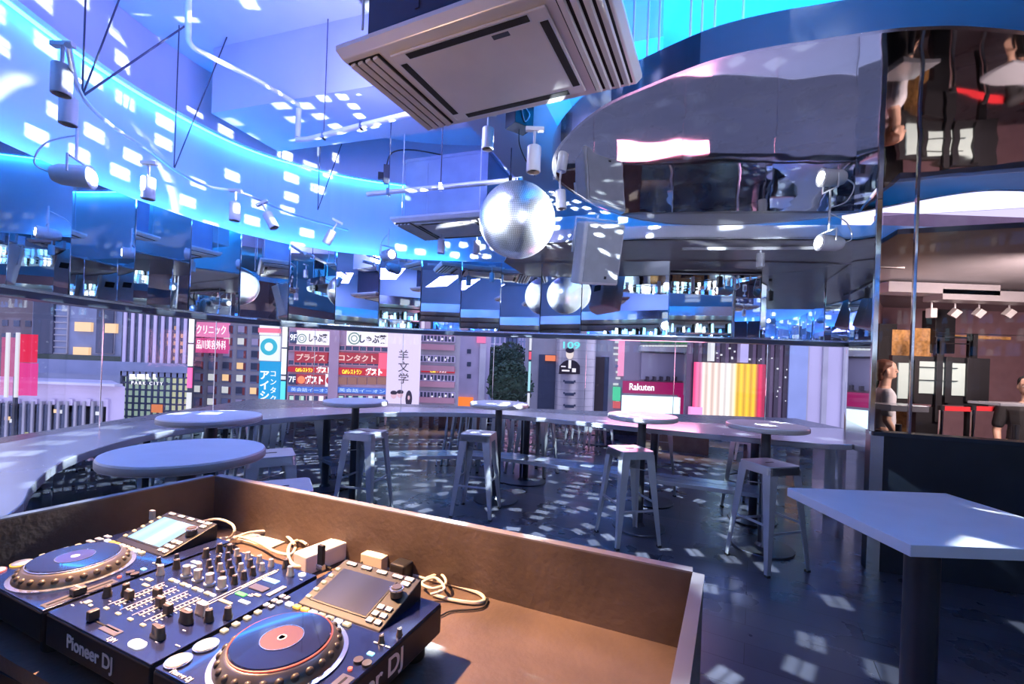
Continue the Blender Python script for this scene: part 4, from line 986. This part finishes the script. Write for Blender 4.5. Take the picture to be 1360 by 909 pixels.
# banner
t,cx,Y = bldg('banner_board','tall pale purple banner with three Japanese characters',(517,400,554,600),39.5,1.0,eg('ban',(.72,.60,.80),.85),3,'banner')
for k,ch in enumerate('羊文学'): p = atY(536,473+k*15.5,Y); text(ch,1.0,'lettering',tc_d,t,(p.x-cx,-.05,p.z+26),(PI/2,0,0),.02)
for x,y in ((523,525),(531.5,524)):
    p = atY(x,y,Y); MB().ell((p.x-cx,-.03,p.z+26),(.27,.03,.32)).build('pictured_face',eg('fc',(.8,.5,.55),.7),t); MB().ell((p.x-cx,-.04,p.z+26.2),(.30,.03,.20)).build('pictured_hair',tc_d,t)
p = atY(543,530,Y); MB().ell((p.x-cx,-.03,p.z+26),(.30,.03,.75)).build('pictured_hair',tc_d,t); MB().ell((p.x-cx,-.06,p.z+26.1),(.10,.03,.2)).build('pictured_face',eg('fc',(.8,.5,.55),.7),t)
# pink slat building
t,cx,Y = bldg('shop_building','pink striped building seen at an angle right of the purple banner',(556,405,606,600),46,5,grey,5)
for y in (463,491,512,533): part(t,cx,Y,'spandrel',(558,y-6,604,y+3),.5,pinkf)
for y in (445,472,497,520): mull(t,cx,Y,(558,y,604,y+10),10,1,lil,.1); part(t,cx,Y,'window_row',(558,y,604,y+10),.1,navyw)
for k in range(22): x = random.uniform(558,600); y = random.choice([447,473,500,522])+random.uniform(0,5); part(t,cx,Y,'lit_window',(x,y,x+2.5,y+3),.15,wsg)
sgn(t,cx,Y,'',(565,439,604,446),eg('rl',(1,.25,.35),1),tc_w,1,'red_sign'); b = sgn(t,cx,Y,'',(560,489,604,496),rsg,tc_w,1,'cafe_sign')
p = atY(577,492.5,Y); fit(text('Café',1,'lettering',ysg,b,(p.x-cx,-.3,p.z+26),(PI/2,0,0),.02,bold=.03),.8,.4); p = atY(589,492.5,Y); fit(text('ガスト',1,'lettering',tc_w,b,(p.x-cx,-.3,p.z+26),(PI/2,0,0),.02,bold=.03),.8,.45)
t,cx,Y = bldg('white_tower','plain pale tower with small square windows left of the trees',(606,400,646,600),52,5,lil,4)
for x,y in ((623,467),(623,484),(623,500)): part(t,cx,Y,'window',(x-2.5,y-3,x+2.5,y+3),.1,navyw)
part(t,cx,Y,'white_edge',(638,457,643,545),.5,em('pale2',(.7,.7,.8))); part(t,cx,Y,'red_panel',(634,438,645,456),.4,eg('pk4',(.9,.2,.4),.8))
b = sgn(t,cx,Y,'',(601,527,628,545),eg('org',(1,.22,.03),1.0),tc_w,1,'orange_sign')
# distant towers
for k,(a,b_,tp,Y,l) in enumerate(((640,668,410,150,'pale distant office tower above the trees'),(664,690,425,170,'blue distant tower behind the street trees'),(690,706,405,140,'narrow distant tower left of the round silver building'))):
    t,cx,Y = bldg('office_tower',l,(a,tp,b_,560),Y,15,(blg,em('bl2',(.14,.2,.32)),lil)[k]); mull(t,cx,Y,(a,tp+5,b_,520),5,5,(lil,navyw,blg)[k],.5)
# trees
def tree(px,py,Y,r,hh,label):
    q = atY(px,py,Y); t = thing('street_tree',label,'tree',(q.x,Y,-26),0,'street trees'); random.seed(px)
    m = MB(); hz = q.z+26
    for k in range(900):
        a = random.uniform(0,2*PI); zz = random.uniform(-1,1); rr = random.uniform(.6,1)*math.sqrt(1-zz*zz)*r
        c = Vector((rr*math.cos(a),rr*math.sin(a)*.8,hz+zz*hh)); s = random.uniform(.25,.6)
        m.box(c,(s,s*.5,s*.15),random.uniform(0,3),random.uniform(-1,1),random.uniform(-1,1))
    m.ell((0,0,hz),(r*.7,r*.55,hh*.7)); m.build('foliage',em('leaf',(.035,.075,.05),var=.5,scale=2),t)
    MB().cone((0,0,0),(0,0,hz),.45,.25,n=10).build('trunk',em('bark',(.08,.06,.05)),t)
tree(660,492,60,2.9,3.2,'dark street tree beside the pale tower'); tree(677,512,49,2.6,2.6,'dark street tree lower and nearer, behind the round table'); tree(678,480,75,3.2,3.2,'farther dark street tree behind the nearer ones')
random.seed(11)
# cylinder building
t,cx,Y = bldg('round_tower','silver round tower with a large portrait of a man in a suit',(700,400,812,600),62,5,em('silv2',(.42,.42,.47)),6)
x0,x1,z0,z1 = ext(739,440,786,560,Y); r = (x1-x0)/2; cc = (x0+x1)/2-cx
MB().lathe([(.01,0),(r,0),(r,33),(.01,33)],48,(cc,-1,0)).build('silver_drum',mat('ext_silver',(.62,.60,.64),.35,.4,scale=.4),t,True)
mb = MB()
for k in range(24): mb.lathe([(r+.01,0),(r+.03,.0),(r+.03,.05),(r+.01,.05)],48,(cc,-1,8+k*1.05))
mb.build('drum_joints',grey,t)
part(t,cx,Y,'glass_wing',(716,471,737,560),.3,navyw); mull(t,cx,Y,(716,471,737,560),6,14,grey,.12); part(t,cx,Y,'orange_sign',(724,472,737,480),.6,eg('or6',(1,.25,.1),.8))
part(t,cx,Y,'dark_recess',(783,474,799,565),.5,em('dk',(.06,.045,.05))); part(t,cx,Y,'window_column',(799,474,806,560),.4,navyw); mull(t,cx,Y,(799,474,806,560),1,14,lil,.15)
b = MB().box((0,0,0),(.1,.1,.1))
def pp(x,y): q = atY(x,y,Y-r-1); return (q.x-cx,q.z+26)
yf = -1-r-.12
pt = MB(); pts2 = [pp(*q) for q in ((742,497),(743,486),(748,481),(752,479),(757,478),(762,479),(766,481),(770,486),(770,497))]
def poly(P,y,th,nm,m,par): 
    n = len(P); vs = [(a,y,c) for a,c in P]+[(a,y+th,c) for a,c in P]
    return MB().add(vs,[tuple(range(n)),tuple(range(n,2*n))[::-1]]+[(i,n+i,n+(i+1)%n,(i+1)%n) for i in range(n)]).build(nm,m,par)
pic = poly(pts2,yf,.1,'pictured_suit',em('suit',(.03,.02,.035)),t)
c = pp(756.5,470.5); MB().ell((c[0],yf-.05,c[1]),(.50,.05,.68)).build('pictured_face',eg('fc2',(.85,.70,.60),.9),pic)
c = pp(756.5,465.5); MB().ell((c[0],yf-.09,c[1]),(.56,.05,.38)).build('pictured_hair',E['txtd'],pic)
c = pp(756.5,484); MB().box((c[0],yf-.08,c[1]),(.35,.05,1.1)).build('pictured_shirt',wsg,pic)
for q,w in ((748,.6),(750,.9)): pass
for (x,y,w,h) in ((748,487,.6,.15),(751,492.5,1.0,.2),(762,492,.5,.5)): c = pp(x,y); MB().box((c[0],yf-.1,c[1]),(w,.05,h)).build('pictured_badge',wsg,pic)
for y in (508,524,540): c = pp(756,y); MB().box((c[0],yf,c[1]),(1.2,.2,.35)).box((c[0]-.7,yf,c[1]+.15),(.2,.2,.25)).box((c[0]+.7,yf,c[1]+.15),(.2,.2,.25)).build('vent_opening',navyw,t)
c = pp(762,455); fit(text('109',1.9,'lettering',eg('cy9',(.2,.85,.85),.9),t,(c[0]-.3,yf-.1,c[1]-.4),(PI/2,0,0),.05,bold=.03),2.2,.9)
# mast near
mast(703,'thin pale sign mast left of the round silver tower',[(446,466,palew),(467,478,eg('rdm',(.9,.1,.15),.9)),(480,520,eg('tealm',(.4,.8,.75),.7)),(522,540,palew)],45)
# pink sign building + rakuten
t,cx,Y = bldg('shop_building','narrow building with a tall pink vertical sign',(812,400,838,600),50,5,grey,5)
b = sgn(t,cx,Y,'',(822,440,835,500),eg('pkv',(.95,.35,.55),.9),tc_w,1,'vertical_sign'); part(t,cx,Y,'green_sign',(814,514,822,532),.6,eg('gn',(.1,.7,.35),.8)); part(t,cx,Y,'red_sign',(814,533,822,542),.6,eg('rd7',(.8,.15,.15),.7))
for k in range(12): part(t,cx,Y,'lit_window',(814+random.uniform(0,6),445+k*8,816+random.uniform(4,8),448+k*8),.2,random.choice([palew,blg]))
t,cx,Y = bldg('billboard_building','building with maroon sign band and a blank white billboard',(832,400,915,600),38,5,em('plum',(.22,.2,.27)),6)
part(t,cx,Y,'green_panel',(851,440,912,457),.4,eg('grn',(.03,.22,.08),.6)); part(t,cx,Y,'ledge',(848,460,914,469),.8,grey)
for k in range(16): x = 850+k*4; part(t,cx,Y,'lamp',(x,459,x+1.5,461),1.0,E['palew'])
part(t,cx,Y,'dark_screen',(851,469,909,506),.3,mat('ext_screen',(.22,.21,.30),.3,scale=.3)); part(t,cx,Y,'frame',(908,466,914,560),.5,grey)
MA = eg('mar',(.34,.008,.10),.75)
b = sgn(t,cx,Y,'',(827,506,911,525),MA,tc_w,1,'maroon_band'); p = atY(851,514,Y); fit(text('Rakuten',1,'lettering',tc_w,b,(p.x-cx,-.32,p.z+26),(PI/2,0,0),.03,bold=.012),2.1,.58); p = atY(852,520.5,Y); text('Mobile',.5,'lettering',tc_w,b,(p.x-cx,-.32,p.z+26),(PI/2,0,0),.03) if 0 else None
part(t,cx,Y,'white_billboard',(826,525,900,568),.4,eg('wbb',(.75,.97,1),1.3)); part(t,cx,Y,'maroon_side',(900,524,911,568),.4,MA)
for k in range(5): x = 856+k*9; part(t,cx,Y,'floodlight',(x,500,x+2,506),.9,E['txtd'])
# tower with orange LED stripes
t,cx,Y = bldg('screen_tower','dark glass tower with a glowing orange and pink striped screen',(915,400,1044,610),34,3,mat('ext_tower',(.10,.07,.12),.2,.4,scale=.4),6)
scr_m = led_screen('striped_screen',[(0,(.95,.08,.25)),(.08,(.95,.3,.5)),(.12,(1,.75,.65)),(.3,(1,.7,.6)),(.45,(1,.9,.85)),(.55,(1,.8,.6)),(.6,(1,.55,.02)),(.85,(1,.5,.01)),(.9,(.75,.02,.08)),(1,(.5,.01,.08))],1.5,11)
b = part(t,cx,Y,'striped_screen',(921,481,1010,572),.4,scr_m)
part(t,cx,Y,'pink_lower',(914,540,928,575),.5,eg('pkl',(.9,.35,.65),.9))
for k in range(11): x = 922+k*12; part(t,cx,Y,'mullion',(x,440,x+.7,580),.1,E['txtd'])
for y in (450,): part(t,cx,Y,'cross_rail',(915,y,1050,y+1.2),.6,lil)
part(t,cx,Y,'pillar',(980,440,989,482),.5,lil); part(t,cx,Y,'light_column',(940,452,944,480),.6,E['palew'])
for k in range(34): x = random.uniform(950,1045); y = random.uniform(444,560); part(t,cx,Y,'lit_window',(x,y,x+random.uniform(1,2.5),y+random.uniform(1,2.5)),.12,E['palew']) if x>1010 or y<480 else None
t,cx,Y = bldg('panel_tower','blank lilac panelled building behind the right end of the windows',(1047,400,1300,620),34,5,mat('ext_panel',(.50,.47,.62),.4,scale=.15,var=.12),6)
for x in (1068,1093,1120): part(t,cx,Y,'panel_joint',(x,440,x+1.3,585),.15,grey)
part(t,cx,Y,'blue_bay',(1048,440,1067,585),.2,em('bb',(.28,.36,.58)))
# low shops and cars down in the street
low = eg('lowpink',(.95,.45,.55),.9); lcol = [low,palew,pinkf,eg('lowblue',(.35,.5,.95),.7),lil,warmw,grey]
for k in range(22):
    x = -32+(k%11)*7+random.uniform(-1,1); y = 13+(k//11)*9+random.uniform(-1,1); hgt = random.uniform(4,12)
    t = thing('low_shop','low shop block down in the street, hidden below the window counter','building',(x,y,-26),random.uniform(-.2,.2),'low shops in the street')
    MB().span(-2.6,2.6,-2,2,0,hgt).build('walls',grey if k%2 else lil,t); MB().span(-2.2,2.2,-2.1,-2,1,hgt-.5).build('lit_front',random.choice(lcol),t)
    MB().span(-2.0,2.0,-1.5,1.5,hgt,hgt+.15).build('roof_sign',random.choice(lcol),t)
# pink reflection in the far left window, put outside as glowing sheets
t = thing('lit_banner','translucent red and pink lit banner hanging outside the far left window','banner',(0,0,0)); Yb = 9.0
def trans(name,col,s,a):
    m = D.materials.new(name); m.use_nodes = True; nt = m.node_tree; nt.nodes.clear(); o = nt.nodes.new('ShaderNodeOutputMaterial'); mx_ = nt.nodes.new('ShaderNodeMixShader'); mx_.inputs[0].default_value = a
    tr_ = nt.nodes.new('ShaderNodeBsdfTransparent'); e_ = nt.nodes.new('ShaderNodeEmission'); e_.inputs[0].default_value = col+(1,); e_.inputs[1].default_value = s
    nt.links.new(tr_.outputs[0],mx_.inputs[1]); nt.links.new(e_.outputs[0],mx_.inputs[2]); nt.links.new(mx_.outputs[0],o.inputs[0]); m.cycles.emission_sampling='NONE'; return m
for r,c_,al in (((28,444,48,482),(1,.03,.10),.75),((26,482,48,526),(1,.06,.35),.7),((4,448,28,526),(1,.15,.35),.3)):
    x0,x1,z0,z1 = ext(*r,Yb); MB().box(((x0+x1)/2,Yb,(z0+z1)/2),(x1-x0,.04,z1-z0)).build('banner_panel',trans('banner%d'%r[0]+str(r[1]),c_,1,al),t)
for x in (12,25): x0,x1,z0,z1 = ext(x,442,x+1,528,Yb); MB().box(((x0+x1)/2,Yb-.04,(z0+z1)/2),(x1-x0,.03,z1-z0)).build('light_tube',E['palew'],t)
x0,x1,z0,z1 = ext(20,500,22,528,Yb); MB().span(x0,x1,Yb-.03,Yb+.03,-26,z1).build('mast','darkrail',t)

# ================================================================ LIGHTS
def area(name,loc,aim,size,energy,col,sy=None):
    L = D.lights.new(name,'AREA'); L.energy = energy; L.color = col; L.size = size
    if sy: L.shape = 'RECTANGLE'; L.size_y = sy
    o = D.objects.new(name,L); C.objects.link(o); o.location = loc; o.rotation_euler = (Vector(aim)-Vector(loc)).to_track_quat('-Z','Y').to_euler(); return o
def point(name,loc,r,energy,col):
    L = D.lights.new(name,'POINT'); L.energy = energy; L.color = col; L.shadow_soft_size = r; o = D.objects.new(name,L); C.objects.link(o); o.location = loc
def spot(name,loc,aim,ang,energy,col,blend=.4,soft=.03):
    L = D.lights.new(name,'SPOT'); L.energy = energy; L.color = col; L.spot_size = math.radians(ang); L.spot_blend = blend; L.shadow_soft_size = soft
    o = D.objects.new(name,L); C.objects.link(o); o.location = loc; o.rotation_euler = (Vector(aim)-Vector(loc)).to_track_quat('-Z','Y').to_euler(); return o
# mirror ball patches: point lamps just off the ball, each throwing a grid of patches over its sixth of the directions
def ball_lamp(axis):
    L = D.lights.new('ball_reflections','POINT'); L.energy = BALL_E; L.shadow_soft_size = .012; L.use_nodes = True; nt = L.node_tree; nt.nodes.clear()
    N = lambda t,**k: nt.nodes.new(t)
    def mth(op,a,b=None,c=None):
        n = nt.nodes.new('ShaderNodeMath'); n.operation = op
        for i,x in enumerate((a,b,c)):
            if x is None: continue
            if isinstance(x,(int,float)): n.inputs[i].default_value = x
            else: nt.links.new(x,n.inputs[i])
        return n.outputs[0]
    geo = nt.nodes.new('ShaderNodeNewGeometry'); sp = nt.nodes.new('ShaderNodeSeparateXYZ'); nt.links.new(geo.outputs['Incoming'],sp.inputs[0])
    X,Yv,Z = sp.outputs
    lon = mth('ARCTAN2',Yv,X); lat = mth('ARCSINE',Z)
    v = mth('MULTIPLY',lat,180/PI/3.9); row = mth('FLOOR',v); fv = mth('FRACT',v)
    # keep patch widths even towards the poles
    cl = mth('MAXIMUM',mth('COSINE',mth('MULTIPLY',mth('ADD',row,.5),3.9*PI/180)),.1)
    ncell = mth('FLOOR',mth('MULTIPLY',cl,62)); uu = mth('ADD',mth('MULTIPLY',mth('MULTIPLY',lon,1/(2*PI)),ncell),mth('MULTIPLY',row,.37)); col = mth('FLOOR',uu); fu = mth('FRACT',uu)
    wn = nt.nodes.new('ShaderNodeTexWhiteNoise'); wn.noise_dimensions = '2D'; cb_ = nt.nodes.new('ShaderNodeCombineXYZ'); nt.links.new(row,cb_.inputs[0]); nt.links.new(col,cb_.inputs[1]); nt.links.new(cb_.outputs[0],wn.inputs['Vector'])
    sc_ = nt.nodes.new('ShaderNodeSeparateColor'); nt.links.new(wn.outputs['Color'],sc_.inputs[0])
    du = mth('ABSOLUTE',mth('SUBTRACT',mth('ADD',fu,mth('MULTIPLY',mth('SUBTRACT',sc_.outputs[1],.5),.25)),.5)); dv = mth('ABSOLUTE',mth('SUBTRACT',mth('ADD',fv,mth('MULTIPLY',mth('SUBTRACT',sc_.outputs[2],.5),.25)),.5))
    def ss(x,lo,hi):
        n = nt.nodes.new('ShaderNodeMapRange'); n.interpolation_type = 'SMOOTHSTEP'; nt.links.new(x,n.inputs['Value']); n.inputs['From Min'].default_value = lo; n.inputs['From Max'].default_value = hi; n.inputs['To Min'].default_value = 1; n.inputs['To Max'].default_value = 0; return n.outputs[0]
    mask = mth('MULTIPLY',ss(du,.20,.29),ss(dv,.19,.27)); gap = mth('SUBTRACT',1,mth('MULTIPLY',ss(dv,.01,.05),.75)); mask = mth('MULTIPLY',mask,gap)
    on = mth('MULTIPLY',mth('GREATER_THAN',wn.outputs['Value'],.42),mth('ADD',mth('MULTIPLY',wn.outputs['Value'],.9),.2)); mask = mth('MULTIPLY',mask,on)
    comp = (X,Yv,Z)[axis[0]]; o1 = (X,Yv,Z)[(axis[0]+1)%3]; o2 = (X,Yv,Z)[(axis[0]+2)%3]
    side = mth('MULTIPLY',comp,axis[1]); big = mth('MULTIPLY',mth('GREATER_THAN',side,mth('ABSOLUTE',o1)),mth('GREATER_THAN',side,mth('ABSOLUTE',o2)))
    mask = mth('MULTIPLY',mask,big); e_ = nt.nodes.new('ShaderNodeEmission'); e_.inputs[0].default_value = (.80,.92,1,1)
    nt.links.new(mask,e_.inputs[1]); out = nt.nodes.new('ShaderNodeOutputLight'); nt.links.new(e_.outputs[0],out.inputs[0])
    o = D.objects.new('ball_reflections',L); C.objects.link(o); q = [0,3.6,2.65]; q[axis[0]] += axis[1]*(.305+.03); o.location = q
BALL_E = 1500
for a in range(3):
    for s in (-1,1): ball_lamp((a,s))
# warm work spot on the booth
spot('booth_spot',(-1.02,1.28,2.25),(-.46,.98,.9),58,560,(1,.55,.28),.6,.03)
# added fills for ceiling, room and right side, with no fixtures
area('ceiling_wash',(-1.3,2.6,2.95),(-1.7,3.3,4.2),.5,34,(.22,.22,1.0))
area('ceiling_wash',(1.6,2.6,3.1),(1.6,2.6,4.2),1.2,150,(.0,.32,1.0))
point('room_wash',(-.7,2.9,3.35),.10,62,(.36,.40,1.0))
spot('side_wash',(.9,.25,2.42),(1.25,3.9,2.45),84,210,(.62,.68,1.0),1,.08)
spot('warm_uplight',(-1.05,1.25,2.05),(-.1,1.9,2.8),95,16,(1,.62,.42),1,.05)  # added fill warming the large cassette, no such lamp known
area('street_glow',(1.9,5.9,1.5),(1.6,3.4,.8),1.2,30,(1,.30,.45),.7)
area('far_room_light',(5.0,3.6,2.2),(5.7,6.6,1.2),.6,105,(1,.78,.68))
area('back_light',(0,-1.8,3.6),(0,-2.8,0),1.5,40,(.25,.35,1))  # added fill for the unseen back wall
w = D.worlds.new('dusk'); bpy.context.scene.world = w; w.use_nodes = True; bg = w.node_tree.nodes['Background']
gr = w.node_tree.nodes.new('ShaderNodeTexCoord'); sz = w.node_tree.nodes.new('ShaderNodeSeparateXYZ'); rp = w.node_tree.nodes.new('ShaderNodeValToRGB')
w.node_tree.links.new(gr.outputs['Generated'],sz.inputs[0]); w.node_tree.links.new(sz.outputs['Z'],rp.inputs['Fac']); w.node_tree.links.new(rp.outputs['Color'],bg.inputs['Color'])
rp.color_ramp.elements[0].color = (.62,.55,.72,1); rp.color_ramp.elements[1].color = (.22,.34,.75,1); bg.inputs['Strength'].default_value = 2.3

cam = D.cameras.new('camera'); co = D.objects.new('camera',cam); C.objects.link(co)
co.matrix_world = Matrix.Translation((0,0,H))@Matrix.Rotation(PI/2,4,'X')@Matrix.Rotation(TH,4,'Z')
cam.sensor_width = 36; cam.lens = 36*F/1360; cam.shift_y = (PY-454.5)/1360; cam.clip_start = .02; cam.clip_end = 500
sc = bpy.context.scene; sc.camera = co
sc.view_settings.view_transform = 'Standard'; sc.view_settings.look = 'None'; sc.view_settings.gamma = 1; sc.view_settings.use_curve_mapping = False
sc.view_settings.exposure = .15
sc.cycles.max_bounces = 10; sc.cycles.glossy_bounces = 8; sc.cycles.transparent_max_bounces = 12; sc.cycles.diffuse_bounces = 3; sc.cycles.caustics_reflective = False; sc.cycles.caustics_refractive = False
sc.cycles.sample_clamp_indirect = 6
